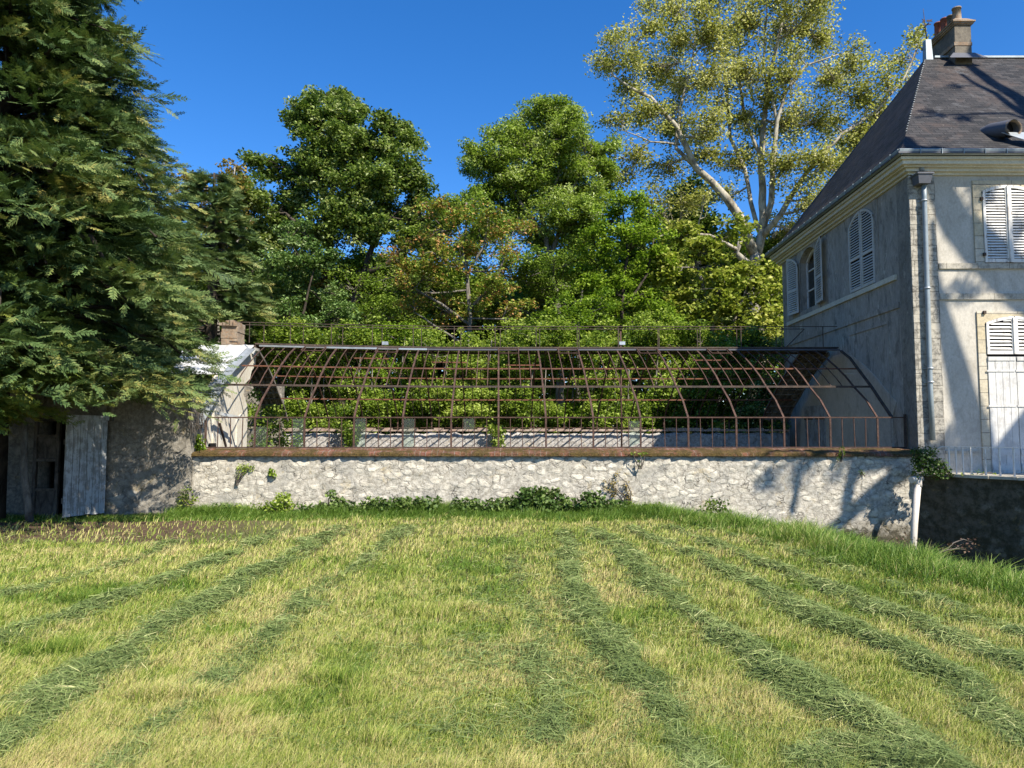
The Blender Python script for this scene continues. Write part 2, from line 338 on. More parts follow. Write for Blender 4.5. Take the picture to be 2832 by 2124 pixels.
# leaves: tint ramps
M['oak'] = leaf_mat('oak_leaf', [(0,(.04,.08,.012)),(.5,(.155,.225,.04)),(.85,(.31,.38,.11)),(1,(.48,.53,.26))], .42)
M['ash'] = leaf_mat('ash_leaf', [(0,(.08,.14,.015)),(.5,(.23,.33,.045)),(.85,(.38,.47,.11)),(1,(.52,.58,.28))], .45)
M['lime'] = leaf_mat('lime_leaf', [(0,(.08,.15,.010)),(.5,(.20,.31,.025)),(1,(.38,.48,.07))], .45)
M['shrub'] = leaf_mat('shrub_leaf', [(0,(.05,.10,.010)),(.5,(.21,.30,.035)),(1,(.46,.54,.12))], .5)
M['hazel'] = leaf_mat('hazel_leaf', [(0,(.05,.10,.02)),(.5,(.14,.23,.055)),(.85,(.28,.37,.14)),(1,(.46,.53,.30))])
M['plane'] = leaf_mat('plane_leaf', [(0,(.14,.16,.03)),(.45,(.30,.31,.07)),(.8,(.50,.49,.17)),(1,(.66,.62,.34))], .5)
M['planelow'] = leaf_mat('low_plane_leaf', [(0,(.11,.16,.015)),(.5,(.28,.33,.045)),(1,(.50,.50,.13))], .4)
M['gold'] = leaf_mat('gold_leaf', [(0,(.12,.18,.025)),(.6,(.24,.30,.045)),(.82,(.38,.33,.07)),(1,(.42,.22,.08))], .35)
M['brown'] = leaf_mat('brown_leaf', [(0,(.18,.15,.03)),(.5,(.32,.23,.05)),(1,(.42,.32,.11))], .3)
M['weed'] = leaf_mat('dry_weed', [(0,(.05,.03,.02)),(.5,(.12,.07,.05)),(1,(.24,.16,.11))], .2)
M['cypress'] = leaf_mat('cypress_spray', [(0,(.03,.06,.018)),(.5,(.085,.14,.042)),(.85,(.17,.21,.06)),(1,(.28,.25,.07))], .2, .6)
M['cypress_bright'] = leaf_mat('bright_cypress_spray', [(0,(.045,.09,.014)),(.5,(.11,.17,.03)),(1,(.24,.24,.045))], .25, .6)
M['ivy'] = leaf_mat('ivy_leaf', [(0,(.025,.06,.012)),(.5,(.075,.13,.025)),(1,(.22,.29,.08))], .3)
M['dkwood'] = leaf_mat('far_leaf', [(0,(.03,.065,.012)),(.5,(.09,.15,.025)),(1,(.20,.28,.05))], .3)
M['lawn'] = leaf_mat('lawn_blade', [(0,(.09,.17,.018)),(.32,(.22,.29,.04)),(.55,(.38,.40,.09)),(.78,(.55,.50,.20)),(1,(.54,.42,.20))], .3, .7)
M['hay'] = leaf_mat('cut_blade', [(0,(.07,.11,.03)),(.5,(.18,.235,.07)),(.85,(.34,.38,.14)),(1,(.56,.53,.25))], .2, .6)
M['tall'] = leaf_mat('tall_blade', [(0,(.05,.12,.014)),(.5,(.15,.25,.035)),(.85,(.29,.38,.08)),(1,(.50,.46,.20))], .35, .5)
# ---------------------------------------------------------------- ground
BANK = [(1.2,14.4),(2.1,13.3),(3.1,12.3),(3.7,11.0),(3.95,9.8),(4.2,8.3),(4.5,7.3),(4.85,6.4),(5.3,5.0),(5.6,3.0),(5.8,0)]
def bank_dist(X, Y):
    """signed distance to the right of the bank line"""
    X = np.asarray(X, float); Y = np.asarray(Y, float); best = np.full(X.shape, 1e9); sg = np.ones(X.shape)
    for (x0, y0), (x1, y1) in zip(BANK[:-1], BANK[1:]):
        dx, dy = x1-x0, y1-y0; L2 = dx*dx+dy*dy
        t = np.clip(((X-x0)*dx+(Y-y0)*dy)/L2, 0, 1); d = np.hypot(X-x0-t*dx, Y-y0-t*dy)
        c = dx*(Y-y0)-dy*(X-x0); m = d < best; best = np.where(m, d, best); sg = np.where(m, np.sign(c), sg)
    return best*sg
ROWS = [[(1130,1462),(1070,1500),(1013,1551),(918,1614),(842,1671),(785,1740),(696,1816),(601,1892),(525,1956),(440,2016),(330,2120)],
 [(930,1470),(860,1515),(785,1563),(684,1601),(608,1658),(481,1728),(380,1785),(285,1842),(190,1905),(95,1981),(-60,2090)],
 [(760,1478),(650,1530),(551,1570),(430,1614),(316,1658),(190,1709),(63,1753),(-60,1790)],
 [(480,1500),(400,1540),(285,1576),(158,1614),(63,1636),(-40,1660)],
 [(1560,1462),(1570,1500),(1575,1539),(1588,1629),(1626,1694),(1672,1759),(1724,1849),(1788,1914),(1853,2005),(1892,2095),(1930,2180)],
 [(1630,1468),(1704,1519),(1762,1571),(1827,1629),(1892,1688),(1969,1733),(2047,1785),(2144,1862),(2241,1927),(2338,1992),(2468,2069),(2600,2150)],
 [(1740,1465),(1815,1500),(1892,1532),(1969,1565),(2079,1616),(2209,1688),(2338,1746),(2468,1798),(2552,1849),(2629,1888),(2726,1953),(2900,2070)],
 [(1850,1462),(1930,1492),(2021,1526),(2125,1565),(2241,1610),(2371,1668),(2533,1726),(2662,1785),(2831,1843),(2980,1900)],
 [(1960,1468),(2050,1490),(2150,1515),(2273,1550),(2403,1602),(2565,1660),(2694,1718),(2860,1765)],
 [(1405,1500),(1420,1560),(1432,1629),(1465,1726),(1497,1888),(1540,2060)],
 [(2240,2124),(2330,2080),(2440,2110),(2560,2180)]]
ROWW = [.15,.20,.17,.15,.15,.17,.14,.14,.15,.12,.15]; ROWH = [.035,.055,.04,.03,.05,.07,.055,.045,.04,.014,.06]
ROWP = [[tuple(onZ(px, py))[:2] for px, py in r] for r in ROWS]
def vnoise(X, Y, f, seed=0):
    """cheap smooth value noise"""
    X = np.asarray(X, float)*f+seed*17.3; Y = np.asarray(Y, float)*f+seed*9.1; xi = np.floor(X).astype(int); yi = np.floor(Y).astype(int)
    fx = X-xi; fy = Y-yi; fx = fx*fx*(3-2*fx); fy = fy*fy*(3-2*fy)
    def h(a, b):
        n = (a*374761393+b*668265263+seed*1442695) & 0x7fffffff; n = ((n ^ (n >> 13))*1274126177) & 0x7fffffff; return ((n ^ (n >> 16)) & 0xffff)/65535.0
    return (h(xi,yi)*(1-fx)+h(xi+1,yi)*fx)*(1-fy)+(h(xi,yi+1)*(1-fx)+h(xi+1,yi+1)*fx)*fy
def row_height(X, Y):
    H = np.zeros(np.shape(X))
    for P, wd, hh in zip(ROWP, ROWW, ROWH):
        best = np.full(np.shape(X), 1e9)
        for (x0, y0), (x1, y1) in zip(P[:-1], P[1:]):
            dx, dy = x1-x0, y1-y0; t = np.clip(((X-x0)*dx+(Y-y0)*dy)/(dx*dx+dy*dy+1e-9), 0, 1)
            best = np.minimum(best, np.hypot(X-x0-t*dx, Y-y0-t*dy))
        best = np.abs(best+.09*(vnoise(X, Y, 1.7, 7)-.5)+.12*(vnoise(X, Y, 5, 8)-.5)); gate = np.clip((vnoise(X, Y, 1.15, 9)-.05)/.3, .55, 1)
        lump = (.3+1.1*vnoise(X, Y, 3.2, 3))*gate; w_ = wd*(.55+.8*vnoise(X, Y, 1.6, 5))
        H = np.maximum(H, hh*lump*np.exp(-(best/w_)**2))
    return H
def ground_z(X, Y, rows=True):
    s_ = bank_dist(X, Y); t = np.clip((s_-.1)/5.4, 0, 1); z = -1.1*(t*t*(3-2*t))
    fade = np.clip((np.asarray(Y, float)-15)/4, 0, 1); z = z*(1-fade)
    z = z+.03*(vnoise(X, Y, .5, 1)-.5)+.012*(vnoise(X, Y, 3, 2)-.5)
    if rows: z = z+row_height(X, Y)*.75
    return z
s = NT('meadow_ground'); v = s.co(); n1 = s.noise(v, 1.2, 5, .65); n2 = s.noise(v, 40, 6, .8); n3 = s.noise(v, 9, 5, .7)
c = s.ramp(n2, [(.3, (.03,.032,.012)), (.5, (.11,.115,.035)), (.7, (.26,.23,.10))])
c = s.mix(s.ramp(n1, [(.45, 0), (.6, .4)]), c, (.12,.08,.045))
sp = s.n('ShaderNodeSeparateXYZ'); s.l(v, sp.inputs[0])
dm = s.math('MULTIPLY', s.ramp(s.math('ADD', s.math('MULTIPLY', sp.outputs[0], -.25), s.math('MULTIPLY', n1, .5)), [(.0, 0), (1, 1)]), 1)
g1 = s.n('ShaderNodeMapRange'); g1.inputs[1].default_value = -3.4; g1.inputs[2].default_value = -4.4; s.l(s.math('ADD', sp.outputs[0], s.math('MULTIPLY', n1, 1.5)), g1.inputs[0])
g2 = s.n('ShaderNodeMapRange'); g2.inputs[1].default_value = 9.6; g2.inputs[2].default_value = 10.6; s.l(s.math('ADD', s.math('ADD', sp.outputs[1], s.math('MULTIPLY', n1, 1.2)), s.math('MULTIPLY', sp.outputs[0], .1)), g2.inputs[0])
dirt = s.ramp(n3, [(.3, (.045,.028,.018)), (.6, (.13,.085,.05)), (.75, (.26,.19,.11))])
c = s.mix(s.math('MULTIPLY', g1.outputs[0], g2.outputs[0]), c, dirt)
s.bump(s.math('ADD', n2, s.math('MULTIPLY', n3, .7)), 1.0, .03); M['ground'] = s.fin(c, 1)
nx, ny = 420, 380
xs = np.linspace(-13, 13, nx); ys = np.linspace(1.0, 21.5, ny); X, Y = np.meshgrid(xs, ys); Z = ground_z(X, Y)
idx = np.arange(nx*ny).reshape(ny, nx)
q = np.stack([idx[:-1,:-1], idx[:-1,1:], idx[1:,1:], idx[1:,:-1]], -1).reshape(-1, 4)
# the far ground joins the fine sheet: rings out to the horizon
V = np.stack([X, Y, Z], -1).reshape(-1, 3).tolist(); b = len(V)
V += [(-1500,-1500,-.02),(1500,-1500,-.02),(1500,2500,-.02),(-1500,2500,-.02)]
me = bpy.data.meshes.new('ground')
edge_f = [[b, b+1, int(idx[0,-1])]+[int(i) for i in idx[0,:-1][::-1]], [b+1, b+2, int(idx[-1,-1])]+[int(i) for i in idx[:-1,-1][::-1]],
          [b+2, b+3, int(idx[-1,0])]+[int(i) for i in idx[-1,1:]], [b+3, b, int(idx[0,0])]+[int(i) for i in idx[1:,0]]]
me.from_pydata(V, [], q.tolist()+edge_f)
me.polygons.foreach_set('use_smooth', [True]*len(me.polygons))
tag(link_mesh('ground', me, M['ground']), kind='structure')
#==PART2==
# ================================================================ low wall and greenhouse
XL = onY(528, 1300, 13.7).x; XR = 7.78; WY = 13.7
wz = onY(1400, 1262, 13.66).z
wall = empty('stone_wall', (0, WY, 0), 'long low rubble wall with mossy brick coping carrying the greenhouse frame', 'wall')
grid_slab('masonry', XL, XR, -1.6, wz, WY, .42, M['wall'], wall, .09, .016)
mb = MB(); n = 150
cz0, cz1, cz2 = wz, wz+.055, onY(1400, 1238, 14.2).z-.01
xs = np.linspace(XL-.02, XR+.1, n+1)
ring = []
for i, x in enumerate(xs):
    j = lambda a: random.uniform(-a, a)
    yf = WY-.075+j(.012); b = len(mb.v)
    mb.v += [(x, WY-.02, cz0+.001), (x, yf, cz0+.003+j(.004)), (x, yf+.005, cz1+j(.008)), (x, yf+.09, cz1+.03+j(.014)), (x, yf+.22, cz1+.06+j(.015)), (x, yf+.36, cz2-.04+j(.012)), (x, 14.16, cz2), (x, 14.24, cz0)]
    if i:
        for k in range(7): mb.face([b-8+k, b+k, b+k+1, b-8+k+1], smooth=False)
mb.face(list(range(8))); mb.face([len(mb.v)-8+k for k in range(8)][::-1])
mb.build('coping', M['coping'], wall)
# back wall
back = empty('garden_back_wall', (0, 20.5, 0), 'pale stone back wall seen through the greenhouse frame, topped with brick', 'wall')
bz = onY(1300, 1186, 20.5).z
grid_slab('masonry', -7.5, 8.0, -.2, bz-.12, 20.5, .35, M['wall_back'], back, .15, .02, topj=.02)
mb = MB()
for i in range(62):
    x = -7.5+i*.25; mb.box(x+.004, x+.246, 20.46+random.uniform(-.01,.01), 20.9, bz-.07, bz+random.uniform(-.03,.03))
mb.build('brick_coping', M['back_brick'], back)

def G(x, y, z):
    sag = .10*max(0, (-x-1)/5.2)**1.4*min(1, max(0, (z-1.86)/1.5))
    return Vector((x-.02*(y-14.2), y, z+sag))
PR = [(14.28,1.86),(14.68,2.23),(15.18,2.54),(15.53,2.79),(15.92,3.02),(16.42,3.28),(16.97,3.51)]
def prof_f(i0=0, i1=7): return PR[i0:i1]
def prof_b(): return [(34.8-y, z) for y, z in PR]
ghx = [onY(p, 1200, 14.28).x for p in (569,705,842,979,1114,1248,1379,1510,1641,1772,1904,2037,2169,2297,2428)]
gh = empty('greenhouse_frame', (0, 14.28, 1.2), 'long derelict glasshouse skeleton of rusty iron ribs standing on the low wall', 'greenhouse')
base_z = cz2
for i, x in enumerate(ghx):
    mb = MB(); pts = [G(x, 14.28, base_z)]+[G(x, y, z) for y, z in PR]
    if i == 0: pts = pts[:2]
    for a, b in zip(pts[:-1], pts[1:]): mb.bar(a, b, .024, .036, up=Vector((1,0,0)))
    mb.build('rib', M['rust'], gh); mb = MB()
    if i not in (0,): 
        pb = [G(x, y, z) for y, z in prof_b()]
        pb = [G(x, 34.8-14.28, bz-.05)]+pb
        for a, b in zip(pb[:-1], pb[1:]): mb.bar(a, b, .024, .036, up=Vector((1,0,0)))
        mb.build('rib', M['rust'], gh)
mb = MB(); pts = [G(7.64, 14.28, 1.86), G(7.72, 15.18, 2.54), G(7.8, 15.92, 3.02), G(7.9, 16.42, 3.28), G(7.96, 16.97, 3.51)]
for a, b in zip(pts[:-1], pts[1:]): mb.bar(a, b, .04, .05, up=Vector((1,0,0)))
mb.build('rib', M['rust_dark'], gh)
xe = onY(2503, 1200, 14.28).x
mb = MB(); mb.bar((xe, 14.28, base_z-.05), (xe+.01, 14.28, 1.93), .04); mb.build('corner_post', M['rust_dark'], gh)
# rails
def rail(name, y, z, x0, x1, w_, h_, mat, step=.5):
    mb = MB(); n = int((x1-x0)/step); P_ = [G(x0+(x1-x0)*k/n, y, z) for k in range(n+1)]
    for a, b in zip(P_[:-1], P_[1:]): mb.bar(a, b, w_, h_)
    return mb.build(name, mat, gh)
rail('eave_rail', 14.28, 1.865, ghx[0]-.05, xe, .035, .024, M['rust'])
rail('base_rail', 14.29, base_z+.012, ghx[0], xe, .04, .024, M['rust'])
rail('beam', 15.18, 2.54, ghx[0]-.02, 7.72, .05, .042, M['rust_dark']); rail('purlin', 15.92, 2.99, ghx[0]+.1, 7.8, .03, .03, M['rust_red'])
rail('purlin', 34.8-15.1, 2.45, -6.3, 7.9, .035, .036, M['rust_red']); rail('purlin', 34.8-15.85, 2.985, -6.2, 7.9, .03, .03, M['rust_red'])
rail('purlin', 34.8-14.28, bz+.03, -5.6, 4.0, .02, .02, M['rust'])
# ridge: gutter in front, deck above
rail('gutter', 17.03, 3.545, ghx[0]+.12, ghx[4]+.2, .10, .04, M['zinc']); rail('gutter', 17.03, 3.545, ghx[4]+.2, 7.95, .10, .035, M['lead'])
mb = MB(); n = 60
for k in range(n):
    a = G(ghx[0]+.0+(7.95-ghx[0])*k/n, 17.4, 3.60); b = G(ghx[0]+(7.95-ghx[0])*(k+1)/n, 17.4, 3.60); mb.bar(a, b, .72, .035)
    if k%3 == 0: mb.bar(a+Vector((0,-.37,-.06)), a+Vector((0,.37,-.06)), .04, .05)
mb.build('ridge_walkway', M['rust_dark'], gh)
rail('gutter', 17.77, 3.545, ghx[0]+.12, 7.95, .08, .05, M['rust_dark'])
# posts below the rail, roof bars above the beam, front and back
for i in range(len(ghx)):
    x0 = ghx[i]; x1 = ghx[i+1] if i < len(ghx)-1 else xe
    m = 4 if i < len(ghx)-1 else 1
    for k in range(1, m):
        x = x0+(x1-x0)*k/4
        mb = MB(); mb.bar(G(x+random.uniform(-.01,.01), 14.28, base_z), G(x, 14.28, 1.86), .014, .018); mb.build('glazing_post', M['rust'], gh)
        mb = MB(); P_ = [G(x, y, z) for y, z in PR[2:]]
        if random.random() < .12: P_ = P_[1:]
        for a, b in zip(P_[:-1], P_[1:]): mb.bar(a, b, .012, .018, up=Vector((1,0,0)))
        mb.build('roof_bar', M['rust'], gh)
        mb = MB(); P_ = [G(x, 34.8-y, z) for y, z in PR[2:]]
        if random.random() < .85: P_ = [G(x, 34.8-y, z) for y, z in PR]
        for a, b in zip(P_[:-1], P_[1:]): mb.bar(a, b, .012, .018, up=Vector((1,0,0)))
        mb.build('roof_bar', M['rust_dark'], gh)
# vent frames near the ridge
for i, k in ((1,2),(3,1),(6,1),(7,3),(9,3),(11,2)):
    x0, x1 = ghx[i], ghx[i+1]; d = (x1-x0)/4; xa = x0+d*(k-1); xb = xa+d*2
    mb = MB(); mb.bar(G(xa, 16.6, 3.42), G(xb, 16.6, 3.42), .016); mb.bar(G(xa, 16.95, 3.55), G(xb, 16.95, 3.55), .016); mb.bar(G(xa, 16.6, 3.42), G(xa, 17.0, 3.57), .02); mb.bar(G(xb, 16.6, 3.42), G(xb, 17.0, 3.57), .02)
    mb.build('vent_frame', M['rust'], gh)
for i, k, y, z in ((2,1,18.0,3.4),(6,2,18.4,3.3),(11,1,18.1,3.4),(4,2,18.2,3.35)):
    x0 = ghx[i]; mb = MB(); mb.bar(G(x0+.2, y, z), G(x0+1.1, y, z), .03); mb.build('vent_frame', M['rust_red'], gh)
# broken glass that is left
def pane(i, k, z0, z1, cut=0):
    x0, x1 = ghx[i], ghx[i+1]; d = (x1-x0)/4; a = x0+d*k+.012; b = x0+d*(k+1)-.012
    mb = MB(); poly = [G(a, 14.285, z0), G(b, 14.285, z0+cut), G(b, 14.285, z1), G(a, 14.285, z1)]
    mb.prism(poly, (0, .004, 0)); mb.build('glass_pane', M['glass'], gh)
zt = 1.845; zb = base_z+.02
pane(1,0,zb,zt-.17); pane(1,3,zb,zt); pane(3,0,zb,zt); pane(4,0,zb,zt); pane(5,1,zt-.22,zt); pane(8,3,zb,zt-.05,.08)
# railings along the ridge
for yy, off, nm in ((17.06, 0, 'front'), (17.74, .05, 'back')):
    r0 = onY(697, 903, 17.06).x; zz = onY(1400, 903 if off == 0 else 910, yy).z
    rr = None; mb = MB(); n = 34; xr = onY(2322 if off == 0 else 2232, 903, yy).x
    P_ = [G(r0-.35+(xr-r0+.35)*k/n, yy, zz) for k in range(n+1)]
    for a, b in zip(P_[:-1], P_[1:]): mb.bar(a, b, .015)
    rr = mb.build('railing', M['rust_dark'], gh)
    step = (onY(1263, 903, 17.06).x-onY(697, 903, 17.06).x)/5; x = r0+off*2.5; k = 0
    while x < xr+.02:
        mb = MB(); mb.bar(G(x, yy, 3.62), G(x, yy, zz), .016); mb.build('railing_post', M['rust_dark'], rr); x += step
    if off: mb = MB(); mb.bar(G(xr, yy, 3.66), G(xr-.45, yy, 3.66)+Vector((0,0,-.0)), .02); mb.bar(G(xr-.5, yy, 3.66), G(xr, yy, zz), .02); mb.build('railing_brace', M['rust_dark'], rr)
for px in (1066, 1720):
    p = onY(px, 965, 17.2); mb = MB(); mb.box(p.x-.07, p.x+.07, 17.12, 17.22, 3.68, 3.76); mb.build('bracket', M['zinc'], gh)
mb = MB(); p = onY(1718, 1100, 17.4); mb.tube([(p.x, 17.4, .2), (p.x-.0, 17.4, 4.05)], .022); mb.build('centre_post', M['rust'], gh)
mb = MB(); a = onY(2224, 950, 17.4)
for k in (0, .12): mb.bar((7.55+k*1.2, 16.2, 2.9+k), (7.9+k*1.2, 16.2, 2.9+k), .012)
mb.build('ladder_rung', M['pvc'], gh)
# boarded strips over the two gables
def strip(prof, x0, x1, lift=.03):
    mb = MB()
    P0 = [G(x0, y, z+lift) for y, z in prof]; P1 = [G(x1, y, z+lift) for y, z in prof]; th = Vector((0,0,.035))
    for a, b, c, d in zip(P0[:-1], P1[:-1], P1[1:], P0[1:]): mb.hexa([a, b, c, d, a+th, b+th, c+th, d+th])
    return mb
def boards(prof, x0, x1, n=4):
    mb = strip(prof, x0, x1, .05)
    for k in range(n+1):
        x = x0+(x1-x0)*k/n
        for a, b in zip(prof[:-1], prof[1:]): mb.bar(G(x, a[0], a[1]+.02), G(x, b[0], b[1]+.02), .04, .05)
    for (a, b) in zip(prof[:-1], prof[1:]):
        for t in (.2, .7): y = a[0]+(b[0]-a[0])*t; z = a[1]+(b[1]-a[1])*t; mb.bar(G(x0, y, z-.0), G(x1, y, z-.0), .03, .03)
    return mb
boards(prof_b(), 7.35, 8.08).build('roof_boarding', M['boards'], gh)
boards(prof_b()[0:], -6.95, -6.35).build('roof_boarding', M['boards'], gh)
# metal sheets over the left gable
def sheet(pts, mat, name, rid=6, thick=.012):
    """pts: a row of (left, right) pairs running up the slope, with raised folds"""
    mb = MB(); n = rid
    V = []
    for a, b in pts:
        a, b = Vector(a), Vector(b)
        row = []
        for k in range(n*2+1):
            t = k/(n*2); p = a.lerp(b, t); row.append(p+Vector((0, -.010, .016))*(1 if k%4 == 1 else 0))
        V.append(row)
    b0 = len(mb.v); m = n*2+1
    for r_ in V: mb.v += [tuple(p) for p in r_]
    for r_ in V: mb.v += [tuple(p+Vector((0,.004,-thick))) for p in r_]
    L = len(V)*m
    for i in range(len(V)-1):
        for k in range(m-1):
            c = b0+i*m+k; mb.face([c, c+1, c+m+1, c+m]); mb.face([c+L+m, c+L+m+1, c+L+1, c+L])
    for i in range(len(V)-1):
        for c in (b0+i*m, b0+i*m+m-1): mb.face([c, c+m, c+m+L, c+L])
    for c0 in (b0, b0+(len(V)-1)*m):
        for k in range(m-1): mb.face([c0+k, c0+k+1, c0+k+1+L, c0+k+L])
    return mb
boiler = empty('boiler_house', (-7.4, 15.5, 0), 'small ruined outbuilding at the left end of the greenhouse with pale metal roof sheets', 'outbuilding')
def SG(x, y, z): return Vector((x-.02*(y-14.2), y, z))
sheet([(SG(-6.62,13.98,1.70), SG(-6.10,14.0,1.72)), (SG(-6.60,14.45,2.08), SG(-6.10,14.47,2.10)), (SG(-6.58,14.95,2.46), SG(-6.10,14.95,2.46))], None, '', 4).build('roof_sheet', M['zinc'], boiler)
sheet([(SG(-6.42,14.90,2.45), SG(-6.12,14.90,2.47)), (SG(-6.40,15.4,2.76), SG(-6.12,15.4,2.78)), (SG(-6.36,15.95,3.08), SG(-6.12,15.95,3.08)), (SG(-6.34,16.97,3.57), SG(-6.12,16.97,3.57))], None, '', 2).build('flashing', M['zinc'], boiler)
sheet([(SG(-7.5,15.5,2.84), SG(-6.3,15.5,2.84)), (SG(-7.6,16.2,3.22), SG(-6.28,16.2,3.22)), (SG(-8.0,17.35,3.70), SG(-6.25,17.35,3.70))], None, '', 10).build('roof_sheet', M['zinc_light'], boiler)
mb = MB(); p = onY(650, 955, 17.4); mb.box(-8.0, -6.3, 17.35, 17.6, 3.45, 3.66); mb.build('ridge_flashing', M['zinc_light'], boiler)
# gable wall: ragged plaster slab in the greenhouse plane
gx = -6.27
def gp(y, z): return Vector((gx-.02*(y-14.2), y, z))
poly = [gp(14.32, -.1), gp(14.32, 1.80), gp(14.62,2.12), gp(15.02,2.44), gp(15.4,2.74), gp(15.8,2.98), gp(16.4,3.27), gp(17.1,3.50), gp(17.5,3.42), gp(17.45,3.2), gp(17.2,3.05), gp(17.1,2.85), gp(16.75,2.7), gp(16.7,2.45), gp(16.95,2.2), gp(17.0,1.9), gp(16.98,1.5), gp(17.0,-.1)]
mb = MB(); mb.prism(poly, (-.22, 0, 0)); mb.build('gable_wall', M['gable'], boiler)
mb = MB()     # proud plaster boards and strap on the gable face
for y0, y1, z1 in ((14.9,15.25,2.45),(15.27,15.72,2.72),(16.25,16.9,2.0)):
    mb.prism([gp(y0,.2)+Vector((.03,0,0)), gp(y1,.2)+Vector((.03,0,0)), gp(y1,z1-.15)+Vector((.03,0,0)), gp((y0+y1)/2,z1)+Vector((.03,0,0)), gp(y0,z1-.12)+Vector((.03,0,0))], (-.03,0,0))
mb.build('plaster_panel', M['gable'], boiler)
mb = MB(); mb.bar(onY(597,1142,14.6), onY(662,1155,15.6), .05, .06); mb.build('strap', M['zinc_light'], boiler)
mb = MB(); mb.bar(onY(607,1170,14.45), onY(625,1235,14.7), .04, .03); mb.build('brace', M['rust_dark'], boiler)
mb = MB(); a = gp(14.75,.6)+Vector((.035,0,0)); mb.prism([gp(14.72,.9)+Vector((.034,0,0)), gp(15.15,.9)+Vector((.034,0,0)), gp(15.05,1.34)+Vector((.034,0,0)), gp(14.72,1.34)+Vector((.034,0,0))], (-.02,0,0)); mb.build('gable_dark', M['black'], boiler)  # flat black plate paints the darkness of a small opening
# rest of the gable, dark and ivy grown
mb = MB(); mb.prism([gp(17.0,-.1)+Vector((-.15,0,0)), gp(18.0,-.1)+Vector((-.15,0,0)), gp(18.0,1.7)+Vector((-.15,0,0)), gp(17.0,1.5)+Vector((-.15,0,0))], (-.2,0,0)); mb.build('gable_wall', M['wall_left'], boiler)
mb = MB(); mb.box(-9.4, -9.15, 13.95, 20.5, -.1, 2.5); mb.box(-9.15, -6.6, 20.3, 20.55, -.1, 2.9); mb.build('wall', M['wall_left'], boiler)
# stone chimney on the outbuilding
chl = empty('stone_chimney', onY(645, 955, 17.5), 'squat stone chimney with orange lichen and worn cap, left of the ridge railing', 'chimney')
a = onY(612, 900, 17.4); b = onY(655, 960, 17.4); mb = MB(); 
for k in range(5):
    z0 = b.z-.25+(a.z-b.z+.25)*k/5; z1 = b.z-.25+(a.z-b.z+.25)*(k+1)/5; j = random.uniform(-.012,.012)
    mb.box(a.x+j, b.x+j, 17.4+j, 17.88, z0+.002, z1-.002)
mb.build('stack', M['chimney_lichen'], chl)
mb = MB(); rr = random.Random(3)
for k in range(5): x = a.x-.04+k*(b.x-a.x+.02)/5; mb.box(x, x+(b.x-a.x)/5+.02, 17.35, 17.93, a.z-.004*k, a.z+.05+rr.uniform(0,.05)+(.05 if k in (2,3) else 0))
mb.build('cap', M['chimney_lichen'], chl)
# ================================================================ left wall, door
LY = 13.55; lz = onY(500, 1078, LY).z
lw = empty('left_stone_wall', (-9, LY, 0), 'tall shaded stone wall under the conifer, left of the low wall', 'wall')
dx0, dx1 = -8.95, -7.72; dz = onY(200, 1150, LY).z
xl = onY(523, 1300, LY).x
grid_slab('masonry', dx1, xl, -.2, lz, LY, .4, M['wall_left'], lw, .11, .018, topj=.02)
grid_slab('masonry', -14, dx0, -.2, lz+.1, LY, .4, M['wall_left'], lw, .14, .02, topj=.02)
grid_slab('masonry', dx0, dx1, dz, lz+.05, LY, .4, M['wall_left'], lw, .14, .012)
mb = MB(); mb.box(dx0-.1, dx1+.12, LY-.04, LY+.38, dz-.10, dz-.002); mb.build('lintel', M['wood'], lw)
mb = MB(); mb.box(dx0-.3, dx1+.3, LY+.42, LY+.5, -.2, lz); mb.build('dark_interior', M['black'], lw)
# open plank door
hd = onY(295, 1290, LY-.03); P0 = Vector((hd.x, LY-.04, 0)); q = onY(180, 1290, 12.72); P1 = Vector((q.x, 12.72, 0))
dr = empty('plank_door', P0, 'open weathered white plank door standing ajar beside the dark opening', 'door')
ztop = onY(294, 1161, LY).z; zbot = onY(294, 1420, LY).z+.02; dirv = (P1-P0); nrm = Vector((dirv.y, -dirv.x, 0)).normalized()
if nrm.y > 0: nrm = -nrm
for k in range(6):
    a = P0+dirv*(k/6+.006); b = P0+dirv*((k+1)/6-.006); jz = random.uniform(-.015,.015); t = nrm*.028
    mb = MB(); mb.hexa([a+Vector((0,0,zbot+jz)), b+Vector((0,0,zbot+jz)), b-t+Vector((0,0,zbot+jz)), a-t+Vector((0,0,zbot+jz)), a+Vector((0,0,ztop)), b+Vector((0,0,ztop)), b-t+Vector((0,0,ztop)), a-t+Vector((0,0,ztop))]); mb.build('plank', M['old_door'], dr)
mb = MB(); mb.bar(P0+Vector((0,0,ztop+.03)), P1+Vector((0,0,ztop+.03)), .06, .09); mb.build('top_rail', M['old_door'], dr)
for z_ in (.35, 1.4): mb = MB(); mb.bar(P0+Vector((0,0,z_))-nrm*.05, P1+Vector((0,0,z_))-nrm*.05, .03, .10); mb.build('ledge', M['wood'], dr)
